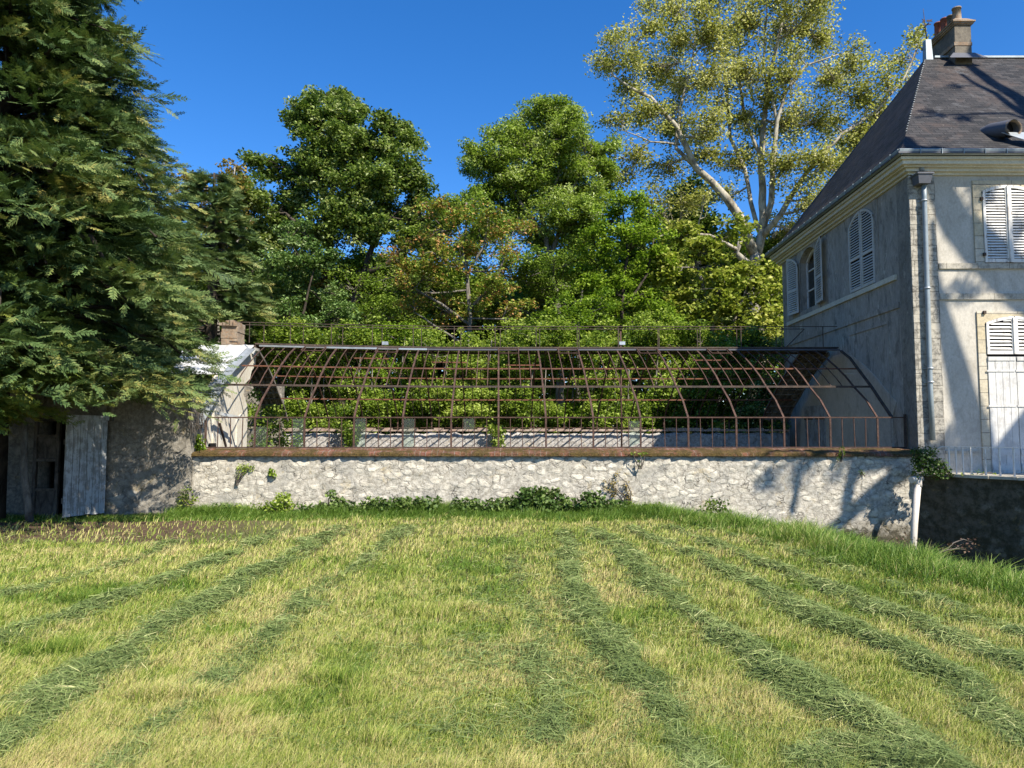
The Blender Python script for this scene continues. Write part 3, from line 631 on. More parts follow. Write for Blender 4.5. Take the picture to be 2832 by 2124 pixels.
# dark half-rotten frame door in the opening
fr = empty('broken_door_frame', (-8.7, 13.3, 0), 'dark rotten door frame with cross bars in the shadowed opening', 'door')
mb = MB()
for x in (-8.92, -8.5): mb.bar((x, 13.35, 0), (x, 13.35, dz-.12), .06)
for z_ in (.5, 1.05, 1.5): mb.bar((-8.92, 13.35, z_), (-8.5, 13.35, z_), .05)
mb.build('frame', M['wood'], fr)
mb = MB(); mb.box(-8.9, -8.52, 13.37, 13.39, .02, .5); mb.box(-8.9, -8.52, 13.37, 13.39, 1.08, 1.47); mb.build('panel', M['wood'], fr)
a = onY(68, 1168, 12.6); b = onY(84, 1450, 12.6)
mb = MB(); mb.tube([(a.x, 12.6, a.z), (a.x+.03, 12.6, (a.z)/2), (b.x, 12.6, -.05)], [.055,.06,.07], 7)
tag(mb.build('wooden_post', M['grey_bark']), 'leaning old wooden post in front of the shaded wall by the dark opening', 'post')
# ================================================================ terrace on the right
TZ = onY(2655, 1312, 13.1).z
T0 = Vector((7.70, 13.72, 0)); TD = Vector((.588, -.81, 0)); TN = Vector((-.81, -.588, 0))
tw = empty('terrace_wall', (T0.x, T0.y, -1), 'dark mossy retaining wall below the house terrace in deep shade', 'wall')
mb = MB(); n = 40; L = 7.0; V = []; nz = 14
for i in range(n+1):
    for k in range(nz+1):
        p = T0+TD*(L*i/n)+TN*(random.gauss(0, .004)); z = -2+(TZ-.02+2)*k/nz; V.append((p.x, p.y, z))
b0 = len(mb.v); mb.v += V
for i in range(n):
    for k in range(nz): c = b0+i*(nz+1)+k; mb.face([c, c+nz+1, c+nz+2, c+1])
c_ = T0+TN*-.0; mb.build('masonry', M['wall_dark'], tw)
mb = MB()
for i in range(16):
    a = T0+TD*(L*i/16); b = T0+TD*(L*(i+1)/16-.01); o = TN*(.05+random.uniform(-.01,.015)); h = random.uniform(-.006,.008)
    mb.hexa([a+o+Vector((0,0,TZ-.05)), b+o+Vector((0,0,TZ-.05)), b-TN*.35+Vector((0,0,TZ-.05)), a-TN*.35+Vector((0,0,TZ-.05)), a+o+Vector((0,0,TZ+h)), b+o+Vector((0,0,TZ+h)), b-TN*.35+Vector((0,0,TZ+h)), a-TN*.35+Vector((0,0,TZ+h))])
mb.build('stone_edge', M['trim'], tw)
mb = MB(); a = T0-TN*.02; b = T0+TD*L-TN*.02; mb.prism([(a.x,a.y,TZ-.012),(b.x,b.y,TZ-.012),(20,b.y,TZ-.012),(20,14.2,TZ-.012),(7.9,14.2,TZ-.012)], (0,0,-.3))
tag(mb.build('terrace', M['trim']), kind='structure')
# railing on the terrace edge
rl = empty('terrace_railing', T0+TD*.35+Vector((0,0,TZ)), 'low white iron railing on the terrace edge before the shuttered door', 'railing')
def on_wall(px):
    d = ray(px, 1250); o = Vector((0,0,CAMZ)); n_ = Vector((TN.x, TN.y, 0)); p0 = T0-TN*.1; t = (p0-o).dot(n_)/d.dot(n_); return o+d*t
zr = onY(2662, 1235, on_wall(2662).y).z; zr = TZ+.50
A = on_wall(2606); B = T0-TN*.1+TD*6.8; mb = MB(); mb.bar((A.x,A.y,zr), (B.x,B.y,zr), .03, .012); mb.bar((A.x,A.y,zr), (A.x-.06,A.y+.1,zr-.05), .02); mb.build('top_rail', M['white_paint'], rl)
for i, px in enumerate((2624,2643,2662,2685,2724,2764,2803,2842,2884,2930,2975,3020)):
    p = on_wall(px); mb = MB(); mb.bar((p.x,p.y,TZ), (p.x,p.y,zr), .022 if i not in (3,) else .03); mb.build('baluster', M['white_paint'], rl)
# plastic pipe
pp = empty('drain_pipe', onY(2520, 1544, 12.95), 'leaning cream plastic drain pipe at the corner of the dark retaining wall', 'pipe')
a = onY(2539, 1334, 13.12); b = onY(2519, 1560, 12.9); mb = MB(); mb.tube([a, a.lerp(b,.5), b+Vector((0,0,-.25))], .058, 12); mb.build('pipe_body', M['pvc'], pp)
mb = MB(); mb.tube([a+Vector((0,0,-.08)), a+Vector((0,0,.06))], .068, 12); mb.tube([a+Vector((.09,.05,.07)), a+Vector((-.14,-.03,.045))], .062, 12); mb.build('elbow', M['pvc'], pp)
#==PART3==
# ================================================================ the house
CX, CY = 7.94, 13.9
house = empty('house', (CX, CY, 0), 'old two-storey plastered house with steep slate hipped roof and shutters', 'house')
def F(a, o, z): return Vector((a, CY-o, z))                    # facade: a = x, o = outwards
def S(a, o, z): return Vector((CX+.0453*a-o, CY+a, z))         # side wall: a = depth, o = outwards
SN = Vector((-1, .0453, 0)).normalized()
def pf(px, py, o=0.0): p = onY(px, py, CY-o); return p.x, p.z
def ps(px, py, o=0.0):
    p = onPlane(px, py, Vector((CX-o, CY, 0)), SN); return p.y-CY, p.z
EZ = pf(2700, 486)[1]                       # underside of the cornice
D = ps(2167, 900)[0]
mb = MB()
w1 = ps(2213, 700); 
# side wall with the open window as a real recess
wa = [ps(2214, 780)[0], ps(2262, 780)[0]]; wa0, wa1 = min(wa), max(wa)
wzt = ps(2238, 683)[1]; wzs = ps(2238, 712)[1]; wzb = ps(2238, 852)[1]
th = .35
for a0, a1, z0, z1 in ((0, wa0, -1.5, EZ+.3), (wa1, D, -1.5, EZ+.3), (wa0, wa1, -1.5, wzb), (wa0, wa1, wzt, EZ+.3)):
    mb.hexa([S(a0,0,z0), S(a1,0,z0), S(a1,-th,z0), S(a0,-th,z0), S(a0,0,z1), S(a1,0,z1), S(a1,-th,z1), S(a0,-th,z1)])
# spandrels of the arch
def arc_pts(a0, a1, zs, zt, n=12):
    h = zt-zs; w_ = (a1-a0)/2; r = (w_*w_+h*h)/(2*h); ang = math.asin(w_/r); c = (a0+a1)/2
    return [(c+r*math.sin(-ang+2*ang*k/n), zt-r+r*math.cos(-ang+2*ang*k/n)) for k in range(n+1)]
def spandrel(mb, P, a0, a1, zs, zt, o0, o1):
    ap = arc_pts(a0, a1, zs, zt)
    for (x0, z0), (x1, z1) in zip(ap[:-1], ap[1:]):
        mb.hexa([P(x0,o1,z0), P(x1,o1,z1), P(x1,o0,z1), P(x0,o0,z0), P(x0,o1,zt+.002), P(x1,o1,zt+.002), P(x1,o0,zt+.002), P(x0,o0,zt+.002)])
spandrel(mb, S, wa0, wa1, wzs, wzt-.003, -th, 0)
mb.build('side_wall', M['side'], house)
mb = MB(); mb.box(CX+.36, 16.5, CY+.001, CY+.3, -1.5, EZ+.3); mb.hexa([S(D-.3,-.36,-1), (16.5,CY+D-.3,-1), (16.5,CY+D,-1), S(D,-.36,-1), S(D-.3,-.36,EZ), (16.5,CY+D-.3,EZ), (16.5,CY+D,EZ), S(D,-.36,EZ)])
mb.box(16.2, 16.5, CY+.3, CY+D-.3, -1, EZ); mb.box(CX+.0, CX+.36, CY+.001-.0, CY+.002, -1.5, EZ); mb.build('front_wall', M['facade'], house)
mb = MB(); mb.hexa([S(wa0-.3,-1.2,wzb-.3), S(wa1+.3,-1.2,wzb-.3), S(wa1+.3,-1.25,wzb-.3), S(wa0-.3,-1.25,wzb-.3), S(wa0-.3,-1.2,wzt+.3), S(wa1+.3,-1.2,wzt+.3), S(wa1+.3,-1.25,wzt+.3), S(wa0-.3,-1.25,wzt+.3)]); mb.build('room_dark', M['black'], house)  # black sheet paints the unlit room behind the open window
# quoins: stepped stone strip on both faces
q1 = pf(2586, 600)[0]; n = 0; z = -1.4; mbq = MB()
while z < EZ-.02:
    h = .30+random.uniform(-.03,.03); z1 = min(z+h, EZ-.01); j = random.uniform(-.006,.006)
    mbq.hexa([(CX-.025+.0, CY-.03-random.uniform(0,.008), z+.004), (q1+j, CY-.03-random.uniform(0,.008), z+.004), (q1+j, CY+.02, z+.004), (CX-.025, CY+.02, z+.004),
              (CX-.025, CY-.03, z1), (q1+j, CY-.03, z1), (q1+j, CY+.02, z1), (CX-.025, CY+.02, z1)])
    d_ = .42+(.1 if n%2 else -.06)
    z = z1; n += 1
mbq.build('quoin', M['quoin'], house)
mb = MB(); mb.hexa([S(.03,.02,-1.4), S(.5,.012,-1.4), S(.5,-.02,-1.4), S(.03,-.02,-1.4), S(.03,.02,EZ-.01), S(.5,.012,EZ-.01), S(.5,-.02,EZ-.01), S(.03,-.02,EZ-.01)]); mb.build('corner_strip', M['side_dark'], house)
# string courses
def course(P, a0, a1, z0, z1, o, mat, name='string_course'):
    mb = MB(); mb.pbox(P, a0, a1, -.01, o, z0, z1); return mb.build(name, mat, house)
z_s1 = (pf(2650, 744)[1], pf(2650, 729)[1]); z_s2 = (pf(2650, 829)[1], pf(2650, 812)[1])
course(F, q1+.02, 16.4, *z_s1, .04, M['trim']); course(F, q1+.02, 16.4, *z_s2, .035, M['trim'])
sA = ps(2484, 757); zc = sA[1]
course(S, .62, D-.4, zc-.11, zc, .045, M['cornice']); 
zc2 = ps(2489, 848)[1]; course(S, .55, D-.3, zc2-.02, zc2+.10, .03, M['side'])
z_p = pf(2640, 1246); course(F, q1+.02, pf(2697,1000)[0], z_p[1]-.06, z_p[1], .03, M['trim'])
# recessed-looking frame on the side wall above the greenhouse
a0, a1 = ps(2460, 950)[0], ps(2350, 950)[0]; zt_ = ps(2440, 893)[1]; 
mb = MB(); mb.pbox(S, a0, a0+.05, 0, .02, 1.2, zt_); mb.pbox(S, a1-.05, a1, 0, .02, 3.4, zt_); mb.pbox(S, a0+.05, a1-.05, 0, .02, zt_-.06, zt_); mb.build('plaster_frame', M['side'], house)
# cornice (three steps) and gutter on front and side
def bandrun(mb, o, z0, z1, inner=0.0):
    # an L shaped band round the corner, o outwards
    p = [S(D+.2,o,0), Vector((CX-o, CY-o, 0)), Vector((16.5, CY-o, 0)), Vector((16.5, CY+.05, 0)), Vector((CX+.06, CY+.05, 0)), S(D+.2,-.06,0)]
    for tri in ((0,1,4,5),(1,2,3,4)):
        v = [p[i] for i in tri]; mb.hexa([Vector((q.x,q.y,z0)) for q in v]+[Vector((q.x,q.y,z1)) for q in v])
mb = MB(); H = pf(2700, 448)[1]-EZ; 
for o, f0, f1 in ((.05, 0, .18), (.12, .18, .40), (.19, .40, .52), (.26, .52, .80), (.31, .80, 1.0)): bandrun(mb, o, EZ+H*f0+.001, EZ+H*f1)
mb.build('cornice', M['cornice'], house)
GZ = EZ+H
mb = MB()
gp_ = [S(D+.25,.42,0), Vector((CX-.40, CY-.40, 0)), Vector((16.6, CY-.40, 0))]
for a, b in zip(gp_[:-1], gp_[1:]):
    d = (b-a).normalized(); nrm_ = Vector((d.y, -d.x, 0)); 
    if nrm_.x+nrm_.y > 0: nrm_ = -nrm_
    prof_ = [(0,.0),(.02,-.0),(.075,.03),(.09,.09),(.075,.105),(.06,.09),(.0,.09)]
    mb.prism([a+nrm_*(u-.06)+Vector((0,0,GZ+.005+v_)) for u, v_ in prof_], b-a)
    L_ = (b-a).length; k = .4
    while k < L_: c_ = a+d*k; mb.bar(c_+nrm_*.036+Vector((0,0,GZ+.0)), c_+nrm_*.036+Vector((0,0,GZ+.108)), .012, .015); k += .42
mb.build('gutter', M['pipe'], house)
# roof with slightly flared eaves
AP = onY(2560, 160, CY+D/2); RZ = AP.z; EV = GZ+.09
e_fl = Vector((CX-.42, CY-.42, EV)); e_bl = S(D+.4, .42, EV); e_fr = Vector((16.8, CY-.42, EV)); e_br = Vector((16.8, CY+D+.4, EV))
a_l = Vector((AP.x, CY+D/2, RZ)); a_r = Vector((16.8, CY+D/2, RZ))
def lift(p, q, h, v): r_ = p.lerp(q, h); r_.z = p.z+(q.z-p.z)*v; return r_
mb = MB()
rings = [(0,0),(.07,.035),(.16,.115),(1,1)]
def slope(p0, p1, q0, q1):
    prev = None
    sl_ = 0
    for i, (h, v_) in enumerate(rings):
        a, b = lift(p0, q0, h, v_), lift(p1, q1, h, v_)
        if prev:
            pa, pb, ps_ = prev; du = (p1-p0).normalized(); ln = ((a+b)/2-(pa+pb)/2); vlen = math.sqrt((ln-du*ln.dot(du)).length_squared)
            def uv(p, vv): return ((p-p0).dot(du), vv)
            sl_2 = sl_+vlen
            i0 = len(mb.v); pts = [pa, pb, b, a]; uvs = [uv(pa,sl_), uv(pb,sl_), uv(b,sl_2), uv(a,sl_2)]
            if (a-b).length < 1e-4: pts = pts[:3]; uvs = uvs[:3]
            mb.v += [tuple(p) for p in pts]; mb.face(list(range(i0, i0+len(pts))), uvs); sl_ = sl_2
        prev = (a, b, sl_)
slope(e_fl, e_fr, a_l, a_r); slope(e_bl, e_fl, a_l, a_l); slope(e_br, e_bl, a_r, a_l)
roof = mb.build('roof', M['slate'], house)
mb = MB(); mb.prism([e_fl+Vector((0,0,-.03)), e_fr+Vector((0,0,-.03)), e_br+Vector((0,0,-.03)), e_bl+Vector((0,0,-.03))], (0,0,-.04)); mb.build('eave_board', M['lead'], house)
mb = MB(); c0 = pf(2640,150)
mb.bar(a_l+Vector((.2,0,.0)), a_r, .14, .05); mb.build('ridge_capping', M['pipe'], roof)
# hip edge flashing: little bright nicks of lead along the hip
mb = MB(); hp = [lift(e_fl, a_l, h, v_) for h, v_ in rings]
for k in range(34):
    t = .08+.9*k/34; p = lift(hp[2], hp[3], t, t) if True else None; p.z += .012; mb.bar(p+Vector((-.02,0,.0)), p+Vector((.01,0,.01)), .015, .006)
mb.build('hip_flashing', M['zinc'], roof)
# finial post with weather vane
f0 = onY(2566, 160, CY+D/2); ft = onY(2566, 113, CY+D/2).z; wf = .085
mb = MB(); x = a_l.x+.05; mb.hexa([(x-wf,a_l.y-wf,RZ-.1),(x+wf*1.1,a_l.y-wf,RZ-.1),(x+wf*1.1,a_l.y+wf,RZ-.1),(x-wf,a_l.y+wf,RZ-.1),(x-wf*.8,a_l.y-wf*.8,ft),(x+wf*.8,a_l.y-wf*.8,ft),(x+wf*.8,a_l.y+wf*.8,ft),(x-wf*.8,a_l.y+wf*.8,ft)]); fin = mb.build('finial', M['pipe'], house)
vt = onY(2553, 24, a_l.y); mb = MB(); mb.tube([(x,a_l.y,ft-.02),(vt.x,a_l.y,vt.z)], [.018,.006], 6)
cz_ = onY(2560, 70, a_l.y).z; mb.bar((x-.13,a_l.y,cz_), (x+.12,a_l.y,cz_+.03), .018); mb.bar((x,a_l.y-.12,cz_), (x,a_l.y+.12,cz_), .018)
zz = cz_+.12; mb.prism([(x+.02,a_l.y,zz-.02),(x+.17,a_l.y,zz-.015),(x+.14,a_l.y,zz+.01),(x+.17,a_l.y,zz+.05),(x+.1,a_l.y,zz+.03),(x+.02,a_l.y,zz+.03)], (0,.012,0)); mb.prism([(x-.02,a_l.y,zz-.02),(x-.1,a_l.y,zz-.05),(x-.08,a_l.y,zz+.02),(x-.11,a_l.y,zz+.06),(x-.02,a_l.y,zz+.02)], (0,.012,0))
mb.tube([(x,a_l.y,ft),(x,a_l.y,ft+.05)], [.035,.02], 8); mb.build('weather_vane', M['rust_dark'], fin)
# chimney
cy0 = a_l.y-.35; c0 = onY(2641, 150, cy0); c1 = onY(2688, 150, cy0); ct = onY(2660, 58, cy0); cl = 1.25
chb = c0.z-.35
ch = MB(); ch.hexa([(c0.x,cy0,chb),(c1.x,cy0,chb),(c1.x+.057,cy0+cl,chb),(c0.x+.057,cy0+cl,chb),(c0.x+.02,cy0,ct.z-.12),(c1.x,cy0,ct.z-.12),(c1.x+.057,cy0+cl,ct.z-.12),(c0.x+.077,cy0+cl,ct.z-.12)])
chim = ch.build('chimney', M['chimney'], house)
mb = MB(); bz0 = onY(2660, 126, cy0).z; mb.box(c0.x-.012+.0, c1.x+.012, cy0-.012, cy0+cl+.01, bz0, bz0+.09); mb.build('band', M['chimney_lichen'], chim)
mb = MB(); t0 = ct.z-.12
for k, (o, za, zb_) in enumerate(((.02, 0, .03), (.05, .03, .07), (.08, .07, .11))): mb.box(c0.x-o+.02, c1.x+o, cy0-o, cy0+cl+o, t0+za+.001, t0+zb_)
o = .07; mb.hexa([(c0.x-o,cy0-o,t0+.111),(c1.x+o,cy0-o,t0+.111),(c1.x+o,cy0+cl+o,t0+.111),(c0.x-o,cy0+cl+o,t0+.111),(c0.x+.08,cy0+.05,t0+.22),(c1.x-.06,cy0+.05,t0+.22),(c1.x-.06,cy0+cl-.05,t0+.22),(c0.x+.08,cy0+cl-.05,t0+.22)]); mb.build('cap', M['chimney_lichen'], chim)
pc = (c0.x+c1.x)/2-.03
for k, (yy, h, r_, mt) in enumerate(((.16,.36,.105,'chimney_lichen'),(.44,.32,.085,'chimney'),(.70,.40,.10,'terracotta'),(1.0,.46,.10,'terracotta'))):
    mb = MB(); b_ = Vector((pc+.045*yy, cy0+yy, t0+.16)); mb.tube([b_, b_+Vector((0,0,.06)), b_+Vector((0,0,h)), b_+Vector((0,0,h)), b_+Vector((0,0,h+.035))], [r_*1.25, r_, r_*.92, r_*1.06, r_*1.06], 12); mb.tube([b_+Vector((0,0,h+.036)), b_+Vector((0,0,h+.038))], r_*.8, 12); mb.build('chimney_pot', M[mt], chim)
mb = MB(); mb.prism([(c0.x-.25,cy0-.22,c0.z-.20),(c1.x+.25,cy0-.22,c0.z-.20),(c1.x+.08,cy0-.02,c0.z+.02),(c0.x-.03,cy0-.02,c0.z+.02)], (0,.03,.03)); mb.build('flashing', M['lead'], chim)
# roof vent: a half buried pipe with a round mouth
rdir = (a_l-lift(e_fl, a_l, 0, 0)); sl_n = Vector((0, -(RZ-EV), (CY+D/2)-(CY-.42))).normalized()
p_m = onPlane(2795, 370, lift(e_fl, e_fr, .5, 0)+Vector((0,0,0)), sl_n)
p_b = onPlane(2755, 338, lift(e_fl, e_fr, .5, 0), sl_n)
p_m = p_m+sl_n*.12
mb = MB(); mb.tube([p_m, p_m+Vector((-.14,.45,.12)), p_m+Vector((-.33,.9,.12))], [.17,.165,.10], 18, cap=False); rv = mb.build('roof_vent', M['lead'], house)
mb = MB(); mb.tube([p_m+Vector((.0,-.005,0)), p_m+Vector((-.01,.03,0))], [.175,.175], 18, cap=False); mb.tube([p_m+Vector((-.0,-.005,0)), p_m+Vector((-.0,-.0,0)), p_m+Vector((-.0,.05,0))], [.178,.15,.15], 18, cap=False); mb.build('rim', M['chimney_lichen'], rv)
mb = MB(); mb.tube([p_m+Vector((-.02,.10,0)), p_m+Vector((-.03,.12,0))], [.16,.16], 18); mb.build('mouth', M['black'], rv)  # black disc paints the darkness inside the vent pipe
mb = MB(); q0 = p_m-sl_n*.10; dn = Vector((0,-(CY+D/2-CY+.42),-(RZ-EV))).normalized(); 
mb.prism([q0+Vector((-.2,0,0)), q0+Vector((.35,0,0)), q0+Vector((.5,0,0))+dn*.45, q0+Vector((.1,0,0))+dn*.45], sl_n*.012); mb.build('lead_apron', M['zinc'], rv)
# ---------------------------------------------------------------- shutters
def shutter(P, a0, a1, z0, zs, zt, c, name, mat, side, parent, arch=True, open_dir=None, mid=None, gap=.052, o=.045):
    """a louvred leaf between a0 and a1; its top follows the arch of an opening centred at c"""
    mb = MB(); st = .05; t = .032
    W = max(abs(a0-c), abs(a1-c)); h = zt-zs; r = (W*W+h*h)/(2*h) if arch and h > .01 else None
    def top(a): 
        if r is None: return zt
        return zt-r+math.sqrt(max(0, r*r-(a-c)**2))
    for s0, s1 in ((a0, a0+st), (a1-st, a1)):
        zz = min(top(s0), top(s1)); mb.pbox(P, s0, s1, o, o+t, z0, zz)
    n = 6
    for k in range(n):
        b0 = a0+(a1-a0)*k/n; b1 = a0+(a1-a0)*(k+1)/n
        mb.hexa([P(b0,o+t+.001,top(b0)-.06), P(b1,o+t+.001,top(b1)-.06), P(b1,o,top(b1)-.06), P(b0,o,top(b0)-.06), P(b0,o+t+.001,top(b0)), P(b1,o+t+.001,top(b1)), P(b1,o,top(b1)), P(b0,o,top(b0))])
    mb.pbox(P, a0+st, a1-st, o+.001, o+t-.001, z0, z0+.07)
    if mid: mb.pbox(P, a0+st, a1-st, o+.001, o+t-.001, mid-.035, mid+.035)
    lf = mb.build(name, mat, parent)
    mb = MB(); z = z0+.07+gap*.5
    ztop_in = max(top(a0+st), top(a1-st))-.06
    while z < ztop_in-.01:
        if not (mid and abs(z-mid) < .045):
            l, r_ = a0+st, a1-st
            if r is not None and z > zs-.06:
                if abs(a0-c) > abs(a1-c):
                    while l < r_ and top(l)-.06 < z: l += .01
                else:
                    while r_ > l and top(r_)-.06 < z: r_ -= .01
            if r_-l > .04:
                tl = random.uniform(-.004,.004)
                mb.hexa([P(l,o+t-.001,z-.018+tl), P(r_,o+t-.001,z-.018-tl), P(r_,o+t-.007,z-.022-tl), P(l,o+t-.007,z-.022+tl), P(l,o+.006,z+.022+tl), P(r_,o+.006,z+.022-tl), P(r_,o+.0,z+.018-tl), P(l,o+.0,z+.018+tl)])
        z += gap*.82
    mb.build('louvre', mat, lf); return lf
def surround(P, a0, a1, z0, z1, i0, i1, zi0, zs, zt, o, mat, parent, name='window_surround', sill=True):
    mb = MB(); mb.pbox(P, a0, i0, -.01, o, z0, z1); mb.pbox(P, i1, a1, -.01, o, z0, z1)
    ap = arc_pts(i0, i1, zs, zt)
    for (x0, za), (x1, zb_) in zip(ap[:-1], ap[1:]):
        mb.hexa([P(x0,o,za), P(x1,o,zb_), P(x1,-.01,zb_), P(x0,-.01,za), P(x0,o,z1), P(x1,o,z1), P(x1,-.01,z1), P(x0,-.01,z1)])
    return mb.build(name, mat, parent)
# front upper window
c = pf(2787, 620)[0]; l = pf(2716, 620)[0]; r_ = 2*c-l; z0 = z_s1[1]+.005; zs = pf(2716, 530)[1]; zt = pf(2785, 513)[1]; so_ = pf(2692, 620)[0]; stp = pf(2750, 500)[1]
surround(F, so_, 2*c-so_, z_s1[1], stp, l, r_, z0, zs, zt, .028, M['surround'], house)
mb = MB(); mb.pbox(F, l, r_, -.01, .012, z0, zt); mb.build('window_dark', M['black'], house)  # black sheet puts the dark between the louvres into colour
shutter(F, l+.005, c-.012, z0+.01, zs, zt-.005, c, 'shutter', M['white_paint'], 0, house, gap=.068, o=.02); shutter(F, c+.012, r_-.005, z0+.01, zs, zt-.005, c, 'shutter', M['white_paint'], 1, house, gap=.068, o=.02)
mb = MB(); mb.pbox(F, c-.035, c+.02, .054, .075, z0+.01, zt-.03); mb.build('cover_strip', M['white_paint'], house)
# front door with louvred head
c = pf(2806, 1000)[0]; l = pf(2727, 1000)[0]; r_ = 2*c-l; zt = pf(2806, 875)[1]; zs = pf(2727, 893)[1]; zm = pf(2770, 980)[1]; so_ = pf(2705, 1000)[0]
surround(F, so_, 2*c-so_, TZ-.05, pf(2740, 862)[1], l, r_, TZ, zs, zt, .028, M['surround'], house, 'door_surround')
mb = MB(); mb.pbox(F, l, r_, -.01, .012, TZ-.05, zt); mb.build('door_dark', M['black'], house)  # black sheet paints the gloom behind the door and its louvred head
shutter(F, l+.005, c-.01, zm, zs, zt-.005, c, 'shutter', M['white_paint'], 0, house, gap=.085, o=.02); shutter(F, c+.01, r_-.005, zm, zs, zt-.005, c, 'shutter', M['white_paint'], 1, house, gap=.085, o=.02)
mb = MB(); mb.pbox(F, c-.04, c+.03, .054, .072, zm, zt-.03); mb.build('cover_strip', M['white_paint'], house)
for a0, a1 in ((l+.005, c-.006), (c+.006, r_-.005)):
    mb = MB(); n = 4
    for k in range(n): mb.pbox(F, a0+(a1-a0)*k/n+.004, a0+(a1-a0)*(k+1)/n-.004, .02, .046+random.uniform(-.003,.003), TZ-.02, zm-.06)
    mb.pbox(F, a0, a1, .02, .043, TZ, zm-.05)
    leaf = mb.build('door', M['door_paint'], house)
    for za, zb2 in ((zm-.13, zm-.052), (TZ+.33, TZ+.43), (TZ+.03, TZ+.15)):
        mb = MB(); mb.pbox(F, a0+.005, a1-.02, .0495, .061, za, zb2); mb.build('rail', M['door_paint'], leaf)
    for z_ in (zm-.33, TZ+1.28): mb = MB(); mb.pbox(F, a0-.03, a1-.04, .05, .06, z_-.018, z_+.018); mb.build('hinge_strap', M['door_paint'], leaf)
# hinge pins and small marks
mb = MB()
for px, py in ((2711,552),(2719,705),(2719,865)): x_, z_ = pf(px, py); mb = MB(); mb.pbox(F, x_-.03, x_+.02, .03, .07, z_-.03, z_+.03); mb.build('hinge', M['rust_dark'], house)

# downpipe with hopper
mb = MB(); x0, z0_ = pf(2548, 448, .12); pts = [(x0, CY-.12, GZ+.02), (x0, CY-.12, pf(2548,480)[1])]; mb.tube(pts, .05, 12)
xp, zp = pf(2553, 505, .1); xq, zq = pf(2579, 1218, .1); 
mb.tube([(xp, CY-.12, zp), (xp+.005, CY-.11, zp-.3), (xq-.01, CY-.11, zq+1.0), (xq, CY-.11, zq)], .048, 12)
dp = mb.build('downpipe', M['pipe'], house)
mb = MB(); hx0, hz0 = pf(2536, 507, .22); hx1, hz1 = pf(2575, 483, .22)
mb.hexa([(hx0+.03,CY-.24,hz0),(hx1-.03,CY-.24,hz0),(hx1-.03,CY-.03,hz0),(hx0+.03,CY-.03,hz0),(hx0,CY-.28,hz1),(hx1,CY-.28,hz1),(hx1,CY-.03,hz1),(hx0,CY-.03,hz1)])
mb.box(hx0-.02,hx1+.02,CY-.295,CY-.03,hz1,hz1+.03); mb.build('hopper', M['lead'], dp)
for z_ in (pf(2560,560)[1], pf(2565,800)[1], pf(2570,1020)[1], pf(2570,1058)[1]):
    t = (zp-z_)/(zp-zq); xx = xp+(xq-xp)*t; mb = MB(); mb.tube([(xx,CY-.112,z_-.015),(xx,CY-.112,z_+.015)], .06, 12); mb.bar((xx-.09,CY-.04,z_),(xx+.09,CY-.04,z_),.02); mb.build('bracket', M['zinc'], dp)
# side windows: 1 = far, open; 2 = near, closed
mbx = surround(S, wa0-.16, wa1+.16, zc, wzt+.13, wa0, wa1, wzb, wzs, wzt-.003, .02, M['side'], house)
wd = MB(); o_ = -.18
def wf_(a0, a1, z0, z1, o0=-.22, o1=-.17): wd.pbox(S, a0, a1, o0, o1, z0, z1)
am = (wa0+wa1)/2
wf_(wa0, wa0+.07, wzb, wzs); wf_(wa1-.07, wa1, wzb, wzs); wf_(am-.05, am+.05, wzb, wzt-.06); wf_(wa0+.07, am-.05, wzb, wzb+.08); wf_(am+.05, wa1-.07, wzb, wzb+.08)
for k in (1,2): z_ = wzb+(wzt-wzb)*k/3; wf_(wa0+.07, am-.05, z_-.02, z_+.02); wf_(am+.05, wa1-.07, z_-.02, z_+.02)
ap = arc_pts(wa0+.001, wa1-.001, wzs, wzt-.004)
for (x0_, za), (x1_, zb_) in zip(ap[:-1], ap[1:]): wd.hexa([S(x0_,-.17,za-.08), S(x1_,-.17,zb_-.08), S(x1_,-.22,zb_-.08), S(x0_,-.22,za-.08), S(x0_,-.17,za), S(x1_,-.17,zb_), S(x1_,-.22,zb_), S(x0_,-.22,za)])
win = wd.build('window', M['white_paint'], house)
mb = MB(); mb.pbox(S, wa0+.01, wa1-.01, -.205, -.199, wzb+.01, wzs); mb.build('glass', M['window_glass'], win)
zt2 = wzt
def leaf_open(hinge_a, far_a, dirn):
    # leaf folded back, standing a little off the wall
    def P(a, o, z): return S(a, o+.02+.09*abs(a-hinge_a), z)
    a0, a1 = min(hinge_a, far_a), max(hinge_a, far_a)
    return shutter(P, a0, a1, wzb-.02, wzs, wzt-.02, hinge_a-(far_a-hinge_a)*0 , 'shutter', M['side_paint'], 0, house, mid=wzb+(wzs-wzb)*.47, gap=.075, o=.03) if False else P
hw = (wa1-wa0)/2
def open_leaf(h, sgn):
    a_f = h+sgn*hw
    def P(a, o, z): return S(a, o+.03+.12*abs(a-h), z)
    a0, a1 = min(h, a_f), max(h, a_f)
    shutter(P, a0, a1, wzb-.02, wzs-.02, wzt-.02, a_f, 'shutter', M['side_paint'], 0, house, mid=wzb+(wzs-wzb)*.47, gap=.075, o=.03)
open_leaf(wa0-.02, -1); open_leaf(wa1+.02, 1)
b = [ps(2351, 680)[0], ps(2421, 680)[0]]; b0_, b1_ = min(b), max(b); bzt = ps(2385, 592)[1]; 
bzb = zc+.02; bzs = bzt-.16; bzt = wzt+.02; bzs = bzt-(wzt-wzs)
surround(S, b0_-.17, b1_+.17, zc, bzt+.16, b0_, b1_, bzb, bzs, bzt, .02, M['side'], house)
mb = MB(); mb.pbox(S, b0_, b1_, -.01, .008, bzb, bzt-.08); mb.build('window_dark', M['black'], house)  # black sheet painted as the shade behind the closed leaves
cc = (b0_+b1_)/2
